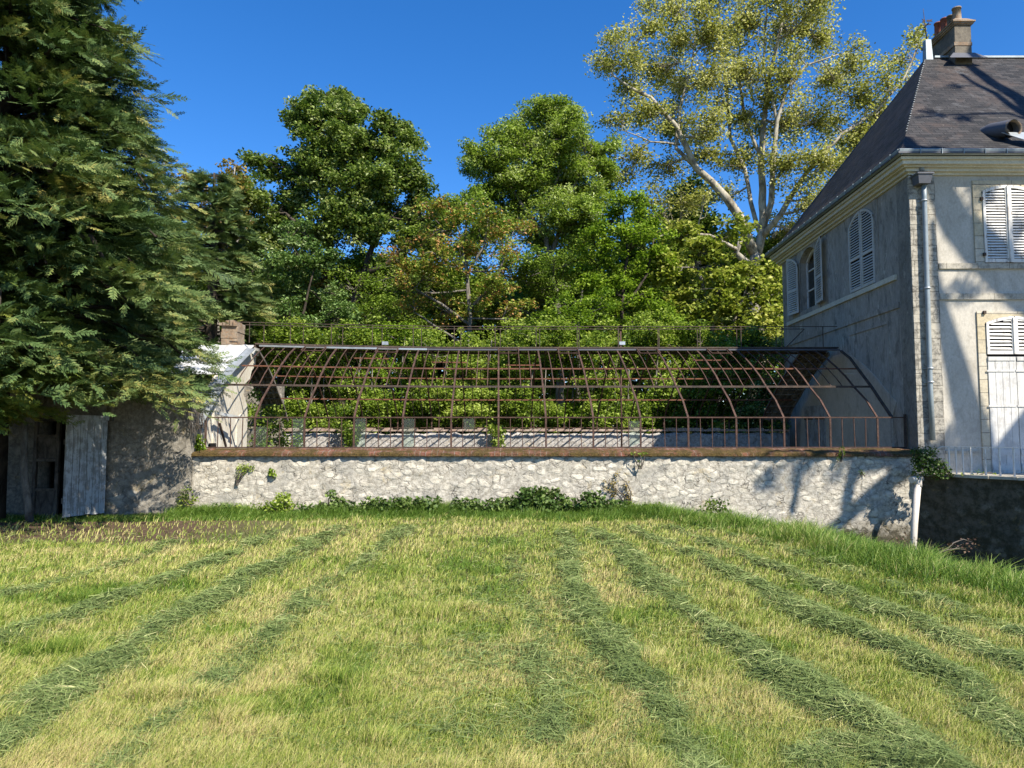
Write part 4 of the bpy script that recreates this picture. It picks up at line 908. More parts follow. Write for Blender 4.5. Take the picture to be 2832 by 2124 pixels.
shutter(S, b0_+.005, cc-.01, bzb, bzs, bzt-.005, cc, 'shutter', M['side_paint'], 0, house, mid=bzb+(bzs-bzb)*.5, gap=.075, o=.012); shutter(S, cc+.01, b1_-.005, bzb, bzs, bzt-.005, cc, 'shutter', M['side_paint'], 1, house, mid=bzb+(bzs-bzb)*.5, gap=.075, o=.012)
# doors of the side wall, inside the greenhouse
a0, a1 = ps(2284, 1180)[0], ps(2229, 1180)[0]; zt_ = ps(2256, 1122)[1]
mb = MB(); am = (a0+a1)/2; mb.pbox(S, a0, am-.008, 0, .03, 0, zt_); mb.pbox(S, am+.008, a1, 0, .03, 0, zt_); sd = mb.build('side_door', M['old_door'], house)
mb = MB(); 
for z_ in (zt_-.35,): mb.pbox(S, a0, am-.1, .031, .045, z_-.02, z_+.02); mb.pbox(S, am+.1, a1, .031, .045, z_-.02, z_+.02)
mb.build('hinge_strap', M['rust_dark'], sd)
a0, a1 = ps(2444, 1180)[0], ps(2419, 1180)[0]; zt_ = ps(2432, 1131)[1]; mb = MB(); mb.pbox(S, a0, a1, 0, .006, 0, zt_); mb.build('door_opening', M['black'], house)  # thin black plate on the wall paints the dark of an opening
# plaster infill following the greenhouse arch
pol = [(1.0,.3),(1.0,1.9)]+[(y-CY, z-.03) for y, z in PR[1:]]+[(34.8-y-CY, z-.03) for y, z in PR[::-1][:-1]]+[(34.8-14.3-CY,.3)]
mb = MB(); mb.prism([S(a, .0015, z) for a, z in pol], SN*.012); mb.build('plaster_infill', M['facade_dim'] if 'facade_dim' in M else M['facade'], house)
#==PART4==
# ================================================================ vegetation
def rnd_dirs(n):
    d = rng.normal(size=(n,3)); return d/np.linalg.norm(d, axis=1, keepdims=True)
def leaf_quads(C, size, tint, asp=.6, up=.5, spread=.35):
    """rhombic leaves at centres C with mostly upward facing planes"""
    n = len(C); nrm = rnd_dirs(n); nrm[:,2] = np.abs(nrm[:,2])+up; nrm /= np.linalg.norm(nrm, axis=1, keepdims=True)
    a = np.cross(nrm, rnd_dirs(n)); a /= np.linalg.norm(a, axis=1, keepdims=True)+1e-9; b = np.cross(nrm, a)
    L = (size*(1-spread/2+spread*rng.random(n)))[:,None]; Wd = L*asp
    fold = nrm*L*.12
    V = np.stack([C-a*L/2, C+b*Wd/2+fold, C+a*L/2-[0,0,.1]*L, C-b*Wd/2+fold], 1).reshape(-1,3)
    Fq = np.arange(n*4).reshape(n,4); return V, Fq, np.clip(tint, 0, 1)
def ball(n): d = rnd_dirs(n); return d*(rng.random(n)**(1/2.2))[:,None]
def curve_pts(p, q, bend=.12, n=5, droop=0.0):
    p, q = Vector(p), Vector(q); L = (q-p).length; o = Vector(rng.normal(size=3).tolist())*L*bend; pts = []
    for k in range(n+1):
        t = k/n; c = p.lerp(q, t)+o*math.sin(math.pi*t)+Vector((0,0,-droop*L*math.sin(math.pi*t))); pts.append(c)
    return pts
def tree(name, label, cat, base, stems, lobes, leafmat, barkmat, leaf=.12, clumps=26, per=70, rc=.45, tint0=.45, tv=.3, group=None, twig=.02, limb_r=.07, depth=1.1, shell=.55, leaf_asp=.6, sat=0, min_limb=None):
    """stems: list of (points, r0, r1) in world space; lobes: (centre, radius)"""
    root = empty(name, base, label, cat, group); mb = MB(); nodes = []
    for pts, r0, r1 in stems:
        pts = [Vector(p) for p in pts]; fine = []
        for a, b in zip(pts[:-1], pts[1:]):
            m = max(2, int((b-a).length/.7)); fine += [a.lerp(b, k/m)+Vector(rng.normal(size=3).tolist())*.02*(b-a).length/m for k in range(m)]
        fine.append(pts[-1]); n = len(fine); rr = [r0+(r1-r0)*(k/(n-1)) for k in range(n)]
        mb.tube(fine, rr, 8); nodes += list(zip(fine, rr))
    C = []; T = []
    zb = min(p.z for p, _ in nodes)
    if sat:
        ex = []
        for c, r in lobes:
            for k in range(sat):
                d = rnd_dirs(1)[0]; d[2] = abs(d[2])*.8-.1; ex.append((Vector(c)+Vector(d.tolist())*r*1.12, r*random.uniform(.28,.55)))
        lobes = [(c, r*.93) for c, r in lobes]+ex
    for c, r in lobes:
        c = Vector(c)
        cand = [(((c-p).length+max(0, p.z-c.z)*1.5+max(0,(zb+1.0)-p.z)*2), i) for i, (p, rr) in enumerate(nodes)]
        i = min(cand)[1]; p, rr = nodes[i]
        pts = curve_pts(p, c, .10, 6, .05); r_s = min(rr*.6, limb_r*(r/1.2+.3)); rs = [r_s+(twig*1.2-r_s)*k/6 for k in range(7)]
        mb.tube(pts, rs, 6, cap=False)
        ln = [(q, s_) for q, s_ in zip(pts, rs)][2:]; nodes += ln[:2]
        m = max(4, int(clumps*(r/1.2)**2)); lt = tint0+rng.normal()*.05
        for k in range(m):
            d = rnd_dirs(1)[0]; rad = r*(shell+(1.05-shell)*rng.random()); e = c+Vector((d*rad*np.array([1, depth, .95])).tolist())
            if e.z < .15: e.z = .15+rng.random()*.3
            q, s_ = ln[rng.integers(len(ln))]
            tp = curve_pts(q, e, .12, 3, -.03)
            if rng.random() < .75: mb.tube(tp, [twig, twig*.75, twig*.5, twig*.25], 4, cap=False)
            npl = int(per*(.5+rng.random())); off = ball(npl)*rc*np.array([1.1,1.1,.62])
            C.append(np.array(e)[None]+off); T.append(np.full(npl, lt+rng.normal()*tv*.45)+rng.normal(size=npl)*tv*.6)
            m2 = npl//5; t_ = rng.random(m2)[:,None]; C.append(np.array(q)[None]*(1-t_)*.5+np.array(e)[None]*(.5+.5*t_)+rng.normal(size=(m2,3))*rc*.3); T.append(np.full(m2, lt-.1)+rng.normal(size=m2)*tv*.5)
    mb.build('trunk', barkmat, root)
    C = np.vstack(C); T = np.concatenate(T); V, Fq, T = leaf_quads(C, leaf, T, leaf_asp)
    np_mesh('crown', V, Fq, leafmat, root, tint=T); return root
def LB(lst, Y, jit=1.2):
    out = []
    for px, py, r in lst: out.append((onY(px, py, Y+random.uniform(-jit, jit)), r/FPX*Y))
    return out
def ST(pts, Y, r0, r1): return ([onY(px, py, Y+dy) for px, py, dy in pts], r0, r1)
# --- oak-like dark tree
Y = 30
tree('dark_broadleaf_tree', 'tall dark green broadleaf tree with black forking limbs, left of the sky gap', 'tree', onY(950,1150,Y),
 [ST([(950,1190,0),(945,1000,0),(930,850,0),(915,720,0),(905,600,0),(930,480,0)], Y, .34, .12), ST([(950,1000,0),(975,860,-.5),(1005,760,-.5),(1030,680,-.6),(1080,600,-.4)], Y, .26, .07), ST([(915,760,0),(880,700,-.4),(840,640,-.6),(790,590,-.5)], Y, .20, .06), ST([(1005,760,-.5),(1070,730,-.8),(1110,690,-.9)], Y, .14, .05), ST([(905,620,0),(880,480,0),(900,340,0)], Y, .14, .03), ST([(1040,680,-.5),(1060,520,-.3),(1085,400,0)], Y, .12, .03)],
 LB([(930,335,80),(862,350,55),(890,440,105),(825,500,80),(820,330,45),(985,430,85),(1075,400,62),(1118,460,60),(1050,520,90),(960,560,90),(1160,540,55),(738,455,45),(700,545,62),(775,590,80),(1205,600,60),(868,275,30),(942,280,38),(998,320,35),(1072,340,28),(1150,395,28),(1110,360,22),(900,620,70),(1000,640,60),(830,640,50),(1130,640,70),(1060,600,60),(760,660,70),(700,660,60),(720,760,60),(1190,680,60),(640,600,50),(620,680,55),(580,620,45),(660,520,35),(560,720,50),(820,740,60),(880,760,55),(980,760,60),(1080,740,60),(1140,800,55),(640,760,55)], Y),
 M['oak'], M['dark_bark'], sat=2, leaf=.17, clumps=56, per=52, rc=.40, tint0=.48, tv=.46, limb_r=.10, shell=.3)
Y = 32
tree('ash_tree', 'tall mid-green feathery tree with a domed crown, right of the sky gap', 'tree', onY(1548,1150,Y),
 [ST([(1552,1190,0),(1545,900,0),(1540,820,0),(1520,720,0),(1500,600,0),(1490,470,0),(1480,330,0)], Y, .20, .05), ST([(1520,720,0),(1560,600,0),(1600,480,0),(1640,400,0)], Y, .11, .03), ST([(1510,660,0),(1440,560,0),(1390,480,0),(1330,450,0)], Y, .10, .03), ST([(1500,600,0),(1545,480,0),(1560,350,0)], Y, .09, .03)],
 LB([(1478,322,55),(1535,318,50),(1410,385,65),(1345,440,50),(1308,468,34),(1470,400,90),(1560,385,85),(1640,430,60),(1675,480,45),(1400,470,80),(1500,490,100),(1590,500,90),(1350,530,60),(1440,570,90),(1540,590,80),(1640,560,60),(1380,610,50),(1600,330,25),(1590,640,55),(1490,660,60)], Y),
 M['ash'], M['grey_bark'], sat=2, leaf=.17, clumps=60, per=62, rc=.42, tint0=.55, tv=.4, limb_r=.07, leaf_asp=.34, shell=.3)
Y = 27
tree('lime_green_tree', 'vivid lime green young tree in front of the tall trees, centre right', 'tree', onY(1720,1150,Y),
 [ST([(1725,1190,0),(1715,960,0),(1722,820,0),(1735,700,0),(1720,570,0)], Y, .12, .03), ST([(1715,960,0),(1660,840,0),(1650,740,0)], Y, .07, .02), ST([(1720,860,0),(1790,760,0),(1810,650,0)], Y, .07, .02)],
 LB([(1722,560,38),(1780,580,40),(1680,610,50),(1745,650,65),(1820,640,50),(1660,700,60),(1750,740,75),(1830,730,50),(1630,780,55),(1700,810,65),(1790,830,60),(1610,860,50),(1690,890,60),(1850,880,50),(1760,910,60)], Y),
 M['lime'], M['dark_bark'], sat=1, leaf=.14, clumps=36, per=60, rc=.35, tint0=.45, tv=.35, limb_r=.05, shell=.4)
# --- plane tree
Y = 34
tree('plane_tree', 'giant plane tree with pale mottled limbs and sparse yellowish leaves behind the house', 'tree', onY(2090,1150,Y),
 [ST([(2092,1200,0),(2095,1000,0),(2090,860,0),(2082,760,0),(2090,700,0)], Y, 0.446, 0.252),
  ST([(2082,740,0),(2035,700,-.6),(2050,660,-.8)], Y, 0.187, 0.096), ST([(2085,700,0),(2045,600,-.3),(2010,550,-.6),(1965,500,-.8),(1925,465,-1),(1895,400,-1.2),(1870,350,-1.2),(1800,270,-1.4),(1745,245,-1.5),(1690,205,-1.5)], Y, 0.245, 0.042),
  ST([(2095,700,0),(2112,620,0),(2110,560,0),(2105,450,.3),(2112,330,.5),(2130,200,.5),(2165,60,.4),(2185,-90,.4)], Y, 0.230, 0.036), ST([(2105,640,0),(2135,560,-.3),(2138,450,-.5),(2148,340,-.5),(2175,250,-.6),(2230,180,-.8),(2320,150,-1)], Y, 0.173, 0.030),
  ST([(2105,660,0),(2160,590,-.8),(2200,520,-1),(2260,440,-1.2),(2330,370,-1.5),(2420,310,-1.5),(2500,220,-1.6),(2540,120,-1.6)], Y, 0.158, 0.030), ST([(1925,465,-1),(1870,410,-1),(1880,300,-.6),(1910,200,-.5),(1925,80,-.4)], Y, 0.108, 0.024),
  ST([(2098,640,0),(2078,560,.3),(2060,470,.8),(2020,380,1),(2010,250,1.2),(1990,110,1.2),(1985,-40,1.2)], Y, 0.122, 0.030), ST([(2110,450,.3),(2060,330,.6),(2040,180,.8),(2060,20,.8)], Y, 0.094, 0.024), ST([(1880,400,-1),(1800,390,-1.4),(1720,360,-1.6)], Y, 0.058, 0.018),
  ST([(2150,340,-.5),(2110,180,0),(2120,40,.2),(2110,-80,.2)], Y, 0.079, 0.024), ST([(2230,440,-1.2),(2330,480,-1.6),(2400,420,-1.8)], Y, 0.065, 0.024), ST([(2040,690,-.6),(1960,650,-2),(1890,640,-3),(1800,660,-4)], Y, 0.101, 0.030)],
 LB([(1705,105,42),(1680,180,38),(1665,185,26),(1740,150,60),(1740,250,60),(1720,330,45),(1800,80,55),(1815,190,75),(1800,310,70),(1850,20,70),(1870,120,80),(1880,240,80),(1860,350,80),(1950,-30,90),(1960,90,85),(1965,210,90),(1960,330,80),(1950,430,70),(2050,-60,95),(2060,60,95),(2060,200,90),(2060,330,80),(2040,450,70),(2160,-50,95),(2160,80,95),(2165,210,90),(2170,340,85),(2170,450,80),(2260,0,75),(2270,110,80),(2290,220,85),(2280,340,85),(2270,450,85),(2250,560,80),(2370,170,55),(2380,270,70),(2370,370,75),(2350,460,75),(2460,230,55),(2430,330,70),(2500,170,40),(2545,125,28),(2400,400,70),(2530,90,20),(2330,550,70),(1760,420,55),(1730,500,45),(1850,470,60),(1800,560,55),(1900,560,60),(2000,540,50),(2200,640,70),(2520,240,40)], Y, 2.2),
 M['plane'], M['plane_bark'], sat=1, leaf=.135, clumps=38, per=32, rc=.55, tint0=.56, tv=.42, limb_r=.055, twig=.02, shell=.05, leaf_asp=.75)
Y = 28
tree('low_plane_tree', 'spreading yellow-green maple-leaved tree below the giant plane, beside the house wall', 'tree', onY(1990,1150,Y),
 [ST([(1990,1190,0),(1985,1000,0),(1960,850,0),(1930,740,0),(1900,670,0)], Y, .16, .04), ST([(1985,1000,0),(2040,860,0),(2080,760,0)], Y, .1, .03)],
 LB([(1880,650,55),(1950,700,60),(1830,740,60),(1900,790,70),(1990,800,70),(2070,760,60),(2120,820,60),(1830,850,60),(1930,880,70),(2030,900,75),(2120,930,70),(1870,930,60),(1960,960,60),(2160,880,50),(2150,760,45),(2190,960,50),(1800,930,50),(2030,650,50)], Y),
 M['planelow'], M['grey_bark'], leaf=.19, clumps=30, per=44, rc=.42, tint0=.50, tv=.42, limb_r=.05, leaf_asp=.8, shell=.4)
Y = 42
tree('dark_background_tree', 'dark dense tree seen through the gaps beneath the giant plane', 'tree', onY(1920,1150,Y),
 [ST([(1920,1190,0),(1915,800,0),(1900,560,0)], Y, .3, .06)],
 LB([(1900,545,55),(1885,630,65),(1930,600,60),(1950,720,80),(1860,740,80),(2150,760,90),(2040,760,80),(2000,860,100),(1880,860,100),(2150,900,90),(1760,820,80)], Y), M['oak'], M['dark_bark'], leaf=.24, clumps=40, per=55, rc=.6, tint0=.3, tv=.3)
Y = 28
tree('brown_leaved_tree', 'thin tree with sparse rusty brown leaves beside the conifer top', 'tree', onY(600,1150,Y),
 [ST([(610,1190,0),(600,900,0),(590,760,0),(600,640,0),(570,540,0),(500,490,0)], Y, .10, .03), ST([(600,640,0),(640,540,0),(650,460,0)], Y, .06, .02), ST([(590,760,0),(650,680,0),(700,600,0)], Y, .05, .02)],
 LB([(480,515,32),(530,495,34),(560,505,34),(612,480,34),(650,462,26),(640,500,36),(590,560,40),(560,620,45),(620,640,50),(660,600,45),(600,720,50)], Y, .8), M['brown'], M['pale_bark'], leaf=.17, clumps=26, per=22, rc=.34, tint0=.5, tv=.5, shell=.3, limb_r=.04)
Y = 25
tree('golden_leaved_tree', 'sparse tree with pale bare branches and orange-tinged leaves above the railing', 'tree', onY(1270,1150,Y),
 [ST([(1280,1180,0),(1290,1000,0),(1300,880,0),(1290,760,0),(1270,640,0)], Y, .10, .03), ST([(1300,900,0),(1220,840,0),(1150,800,0),(1110,760,0)], Y, .06, .02), ST([(1295,860,0),(1370,780,0),(1400,700,0)], Y, .06, .02), ST([(1290,960,0),(1200,900,0),(1140,860,0)], Y, .05, .02), ST([(1290,760,0),(1340,680,0),(1350,600,0)], Y, .05, .02)],
 LB([(1200,650,55),(1120,760,55),(1190,760,60),(1250,720,65),(1320,700,60),(1390,690,55),(1150,850,60),(1230,860,65),(1310,860,60),(1390,800,60),(1270,620,55),(1350,610,55),(1180,570,35),(1440,640,45),(1430,880,50),(1090,700,45)], Y, 1), M['gold'], M['grey_bark'], sat=1, leaf=.13, clumps=30, per=44, rc=.38, tint0=.5, tv=.6, shell=.3, limb_r=.05)
Y = 24.5
tree('hazel_tree', 'bushy pale-leaved hazel just right of the conifer, above the stone chimney', 'tree', onY(760,1150,Y),
 [ST([(780,1180,0),(770,1000,0),(760,860,0),(740,740,0)], Y, .10, .03), ST([(770,1000,0),(840,860,0),(870,740,0)], Y, .07, .02), ST([(770,1000,0),(690,900,0),(680,760,0)], Y, .07, .02)],
 LB([(700,745,50),(760,720,50),(820,700,55),(880,730,55),(690,810,60),(760,800,65),(840,790,65),(910,810,55),(680,880,60),(760,880,60),(840,880,60),(930,880,55),(700,950,50),(640,840,40),(800,640,40)], Y), M['hazel'], M['dark_bark'], sat=1, leaf=.12, clumps=40, per=70, rc=.32, tint0=.5, tv=.38, shell=.4, limb_r=.05)
Y = 34
tree('pale_green_tree', 'pale green tree filling the belt between the dark tree and the hazel', 'tree', onY(1080,1150,Y),
 [ST([(1080,1190,0),(1075,900,0),(1090,740,0)], Y, .14, .04), ST([(1075,950,0),(900,840,0),(820,780,0)], Y, .08, .03)], LB([(600,830,60),(660,760,60),(740,800,65),(830,820,70),(920,780,70),(1010,740,70),(1100,760,70),(1180,800,70),(1000,840,70),(900,880,70),(1100,880,70),(1240,760,60),(1300,800,70),(700,680,50),(560,780,50)], Y), M['shrub'], M['grey_bark'], sat=2, leaf=.16, clumps=34, per=50, rc=.45, tint0=.32, tv=.4, shell=.35)
Y = 36
tree('yellow_green_tree', 'yellow-green tree closing the gap left of the giant plane trunk', 'tree', onY(1600,1150,Y),
 [ST([(1600,1190,0),(1600,900,0),(1620,700,0)], Y, .14, .04), ST([(1600,950,0),(1800,800,0),(1880,700,0)], Y, .08, .03)], LB([(1560,640,60),(1620,680,70),(1540,760,70),(1640,780,70),(1460,820,70),(1380,860,60),(1740,700,60),(1800,640,55),(1860,700,60),(1700,840,70),(1820,800,70),(1940,820,70),(2030,720,60),(2010,880,70),(2140,700,60),(2170,800,60),(2120,880,60)], Y), M['ash'], M['grey_bark'], sat=2, leaf=.18, clumps=34, per=48, rc=.45, tint0=.40, tv=.4, shell=.35)
Y = 29
tree('mid_green_tree', 'soft mid-green tree filling the dip between the two tall trees', 'tree', onY(1300,1150,Y),
 [ST([(1310,1190,0),(1300,900,0),(1290,700,0),(1290,560,0)], Y, .14, .04)], LB([(1290,560,45),(1250,600,55),(1320,620,60),(1210,660,60),(1370,650,55),(1290,700,70),(1040,800,80),(1000,860,80),(1080,880,80),(1420,740,70),(1480,760,70),(1530,800,50),(960,780,60),(1560,740,50)], Y), M['ash'], M['grey_bark'], sat=2, leaf=.15, clumps=34, per=50, rc=.42, tint0=.35, tv=.36, leaf_asp=.45, shell=.35)
# --- undergrowth behind the back wall: each bush its own thing
bush = [(720,1010,85,22.6,'shrub',.40,'young ash sapling bush'),(860,1000,90,23,'shrub',.55,'round leafy bush'),(990,1020,90,22.4,'shrub',.42,'dense bush'),(1110,1000,90,23.2,'lime',.40,'bright fresh bush'),(1230,1040,85,22.4,'shrub',.50,'leafy bush'),(1350,1000,95,23,'shrub',.62,'tall leafy bush'),
 (1470,1020,90,22.4,'shrub',.45,'dense bush'),(1585,960,95,23.4,'lime',.35,'lime-tinted bush'),(1700,1020,95,22.6,'shrub',.48,'broad bush'),(1815,1000,90,23,'shrub',.58,'leafy bush'),(1920,1030,95,22.5,'shrub',.40,'dark leafy bush'),(2030,1010,95,23,'shrub',.5,'bush in the house shadow'),(2120,1050,85,22.4,'oak',.55,'dark bush')]
where = ['right of the stone chimney','behind the third greenhouse bay from the left','behind the fourth greenhouse bay','behind the ridge railing, left of the golden-leaved tree','behind the greenhouse below the golden-leaved tree','behind the middle of the greenhouse','just right of the greenhouse middle','behind the ridge railing below the ash trunk','right of the rusty centre post','left of the shadow of the house','at the edge of the shadow of the house','deep in the shadow of the house','against the far corner of the house']
for (px, py, r, Yb, mt, ti, nm), wh in zip(bush, where):
    base = onY(px, 1186, Yb); base.z = 0; lobes = []
    for k in range(9):
        lobes.append((onY(px+random.uniform(-.75,.75)*r, py+random.uniform(-1.2,1.15)*r, Yb+random.uniform(-.6,1.2)), r*random.uniform(.5,.72)/FPX*Yb))
    for k in range(5): lobes.append((onY(px+(k-2)*.35*r, 1150+random.uniform(-30,20), Yb-.6+random.uniform(-.3,.8)), r*.55/FPX*Yb))
    tree('leafy_bush', nm+' '+wh, 'bush', base, [([base, onY(px, py+40, Yb), onY(px+10, py-60, Yb)], .05, .015), ([base+Vector((.3,0,0)), onY(px+40, py, Yb)], .04, .012)], lobes, M[mt], M['grey_bark'], leaf=.105, clumps=52, per=64, rc=.30, tint0=ti, tv=.42, twig=.009, limb_r=.02, shell=.3, group='bushes growing behind the greenhouse back wall')
# --- far wood
C = []; 
n = 190000; x = rng.uniform(-45, 40, n); y = rng.uniform(38, 48, n); zt = 9.2+4.5*vnoise(x, y*0+1, .14, 4)+1.6*vnoise(x, y*0+2, .5, 6); z = zt*rng.random(n)**.85
V, Fq, T = leaf_quads(np.stack([x,y,z],1), .42, .4+rng.normal(size=n)*.25+.5*(vnoise(x, z, .4, 8)-.5)); o = np_mesh('distant_wood', V, Fq, M['dkwood'], None, tint=T); tag(o, 'far wood of green leaves glimpsed between the trunks', 'wood', kind='stuff')
# ---------------------------------------------------------------- conifers
def spray_template():
    Q = []; 
    for k in range(9):
        x = .06+.10*k; L = (.26*(1-x)**.7+.07)*(1.25 if k%3 == 1 else .8)
        for sg in (-1, 1):
            a = math.radians(34+(k%2)*10); dx, dy = math.cos(a)*L, sg*math.sin(a)*L; w = .034; nx_, ny_ = -dy/L*w, dx/L*w
            Q.append([(x,0,0),(x+dx*.5+nx_,dy*.5+ny_,-.01),(x+dx,dy,-.05*L-.02),(x+dx*.5-nx_,dy*.5-ny_,-.01)])
    Q.append([(0,-.014,0),(0,.014,0),(1.1,.006,-.04),(1.1,-.006,-.04)])
    return np.array(Q, dtype=np.float32)
SPR = spray_template()
def sprays(P, D, U, S_, tint, name, mat, parent):
    """P origins, D direction, U up hints"""
    n = len(P); D = D/np.linalg.norm(D, axis=1, keepdims=True); Yv = np.cross(U, D); Yv /= np.linalg.norm(Yv, axis=1, keepdims=True)+1e-9; Zv = np.cross(D, Yv)
    q = SPR.reshape(-1,3); m = len(SPR)
    V = P[:,None,:]+S_[:,None,None]*(q[None,:,0:1]*D[:,None,:]+q[None,:,1:2]*Yv[:,None,:]+q[None,:,2:3]*Zv[:,None,:])
    V = V.reshape(-1,3); Fq = np.arange(len(V)).reshape(-1,4); T = np.repeat(tint, m)+rng.normal(size=n*m)*.10
    return np_mesh(name, V, Fq, mat, parent, tint=np.clip(T,0,1))
def conifer(name, label, base, H, rad, nb, mat, z0=1.6, azr=(0, 2*math.pi), tint0=.45, size=.42, droop=.18, tr=.28, dens=1.0, fr_=0):
    root = empty(name, base, label, 'conifer'); bx, by, bz_ = base
    mb = MB(); mb.tube([(bx,by,bz_),(bx+.05,by,bz_+H*.5),(bx,by,bz_+H)], [tr, tr*.6, .03], 9)
    P = []; D = []; U = []; S_ = []; T = []
    for i in range(nb):
        t = (i+rng.random())/nb; z = z0+(H-z0)*t**1.05; az = azr[0]+(azr[1]-azr[0])*rng.random()
        Rr = rad(z)*(.62+.58*rng.random()**1.3); az_ = (az+math.pi)%(2*math.pi)-math.pi; Rr *= 1+fr_*math.exp(-((az_+.62)/.5)**2)*(1 if z < 6 else .3); bt = tint0+rng.normal()*.12
        out = np.array([math.cos(az), math.sin(az), 0]); rise = .22+.2*rng.random()
        m = 9; pts = []
        for k in range(m+1):
            u = k/m; pts.append(np.array([bx,by,z])+out*Rr*u+np.array([0,0,Rr*(rise*u-(droop+rise)*u*u*(.8+.4*rng.random()))]))
        mb.tube([Vector(p.tolist()) for p in pts[:-1]], [.045*(1-.8*k/m)*(Rr/3+.3) for k in range(m)], 5, cap=False)
        nl = int((10+Rr*9)*dens)
        for k in range(nl):
            u = .22+.80*rng.random()**.75; u = min(u, 1.0); a = min(int(u*m), m-1); f = u*m-a; p = pts[a]*(1-f)+pts[a+1]*f
            side = rng.choice([-1,1]); lat = np.array([-out[1], out[0], 0])*side; ang = math.radians(rng.uniform(20, 62))
            d = out*math.cos(ang)+lat*math.sin(ang); Ls = Rr*.30*(1-u*.55)*(.5+.8*rng.random())+.12
            q = p.copy()
            ns = max(2, int(Ls/.16))
            for j in range(ns+1):
                v = j/ns; qq = p+d*Ls*v+np.array([0,0,.05*Ls-.30*Ls*v*v]); dd = d*(1-.3*v)+out*.45+rng.normal(size=3)*.24+np.array([0,0,.10-.75*v*rng.random()])
                P.append(qq); D.append(dd); U.append(np.array([0,0,1])+rng.normal(size=3)*.7); S_.append(size*(.6+.6*rng.random())*(1-.2*u)); T.append(bt+rng.normal()*.15+(.16 if u > .8 else 0)-(.1 if u < .5 else 0))
    mb.build('trunk', M['dark_bark'], root)
    sprays(np.array(P), np.array(D), np.array(U), np.array(S_), np.array(T), 'crown', mat, root); return root
# the big cypress: its crown widens downwards
def rad_big(z): return float(np.interp(z, [1.2,2.3,2.9,3.5,4.5,5.6,6.9,8.5,9.6,12,14], [2.5,3.15,3.3,3.2,2.95,2.8,2.5,2.15,1.7,.9,.2]))
conifer('cypress_tree', 'huge dark green cypress with drooping feathery boughs at the left edge', (-9.4, 12.85, 0), 14.0, rad_big, 540, M['cypress'], z0=2.6, tint0=.45, size=.44, dens=.95, fr_=.42)
conifer('cypress_tree', 'lower bright green cypress boughs entering at the far left, in front of the big one', (-8.75, 10.9, 0), 5.2, lambda z: float(np.interp(z, [1.5,2.4,3.4,4.4,5.2],[1.5,1.9,1.6,.9,.2])), 130, M['cypress_bright'], z0=1.9, tint0=.45, size=.30, tr=.12, dens=1.5)
conifer('cypress_tree', 'smaller dark cypress behind the chimney, between the huge cypress and the hazel', (onY(575,1100,21.6).x, 21.6, 0), 9.6, lambda z: float(np.interp(z, [1,3,6,8.5,9.6],[1.2,1.5,1.4,1.0,.3])), 220, M['cypress'], z0=1.6, tint0=.5, size=.42, dens=1.0)
# ---------------------------------------------------------------- the tree behind the photographer that throws the long shadows
def off(p, t): return p+SUN*t
def wallp(px, py): return onY(px, py, CY)
tb = Vector((14.3, 7.0, 0))
lowp = off(wallp(2700, 1240), 12.2)
st = [([tb+Vector((-.1,.2,0)), Vector((lowp.x+.15, lowp.y+.05, 4)), lowp, off(wallp(2656, 1080), 12.2), off(wallp(2632, 970), 12.2), off(wallp(2604, 860), 12.2), off(wallp(2584, 760), 12.4), off(wallp(2572, 620), 12.4)], .48, .05)]
st.append(([off(wallp(2960, 1060), 12.8), off(wallp(2860, 830), 12.6), off(wallp(2770, 748), 12.4), off(wallp(2700, 682), 12.2), off(wallp(2645, 615), 12.2), off(wallp(2595, 530), 12.0), off(wallp(2555, 440), 12.0)], .30, .20))
st.append(([lowp+Vector((.1,0,-1)), off(wallp(2960, 1060), 12.8)], .45, .42))
sl_p0 = lift(e_fl, e_fr, .5, 0)
def roofp(px, py): return onPlane(px, py, sl_p0, sl_n)
st.append(([off(wallp(2860, 830), 12.6), off(roofp(2900, 330), 11.5), off(roofp(2832, 265), 11.5), off(roofp(2750, 225), 11.5), off(roofp(2690, 185), 11.5), off(roofp(2640, 150), 11.5)], .28, .10))
st.append(([off(roofp(2900, 330), 11.5), off(roofp(2832, 296), 11.6), off(roofp(2760, 250), 11.6), off(roofp(2700, 225), 11.6), off(roofp(2660, 200), 11.6)], .13, .05))
st.append(([off(roofp(2900, 330), 11.5), off(roofp(2800, 300), 11.7), off(roofp(2700, 302), 11.7), off(roofp(2620, 305), 11.7), off(roofp(2540, 312), 11.7)], .06, .03))
st.append(([off(wallp(2555, 440), 12.0), off(roofp(2545, 420), 12.0), off(roofp(2530, 380), 12.0), off(roofp(2515, 360), 12)], .22, .12))
def gwp(px, py): return onY(px, py, WY)
st.append(([lowp+Vector((0,0,-.2)), off(gwp(2600, 1230), 12.0), off(gwp(2520, 1290), 11.9), off(gwp(2430, 1350), 11.8), off(gwp(2330, 1440), 11.6), off(gwp(2250, 1500), 11.5)], .20, .09))
st.append(([off(gwp(2600, 1230), 12.0), off(gwp(2450, 1270), 11.6), off(gwp(2360, 1290), 11.6), off(gwp(2340, 1400), 11.6)], .16, .10))
st.append(([off(gwp(2450, 1270), 11.6), off(gwp(2300, 1240), 11.8), off(gwp(2210, 1300), 11.9), off(gwp(2190, 1420), 11.9)], .09, .06))
st.append(([off(gwp(2300, 1240), 11.8), off(gwp(2150, 1230), 11.9), off(gwp(2080, 1300), 12)], .06, .03))
lob = [(off(wallp(x_, y_), 12.6), r_) for x_, y_, r_ in ((2800,650,.16),(2690,800,.12),(2655,790,.1),(2720,545,.08),(2840,740,.3),(2930,600,.4),(2900,480,.3),(2700,1200,.3),(2620,1210,.2))]
lob += [(off(gwp(x_, y_), 11.8), r_) for x_, y_, r_ in ((2420,1250,.35),(2230,1290,.3),(2330,1270,.3),(2120,1330,.2),(2460,1400,.2))]
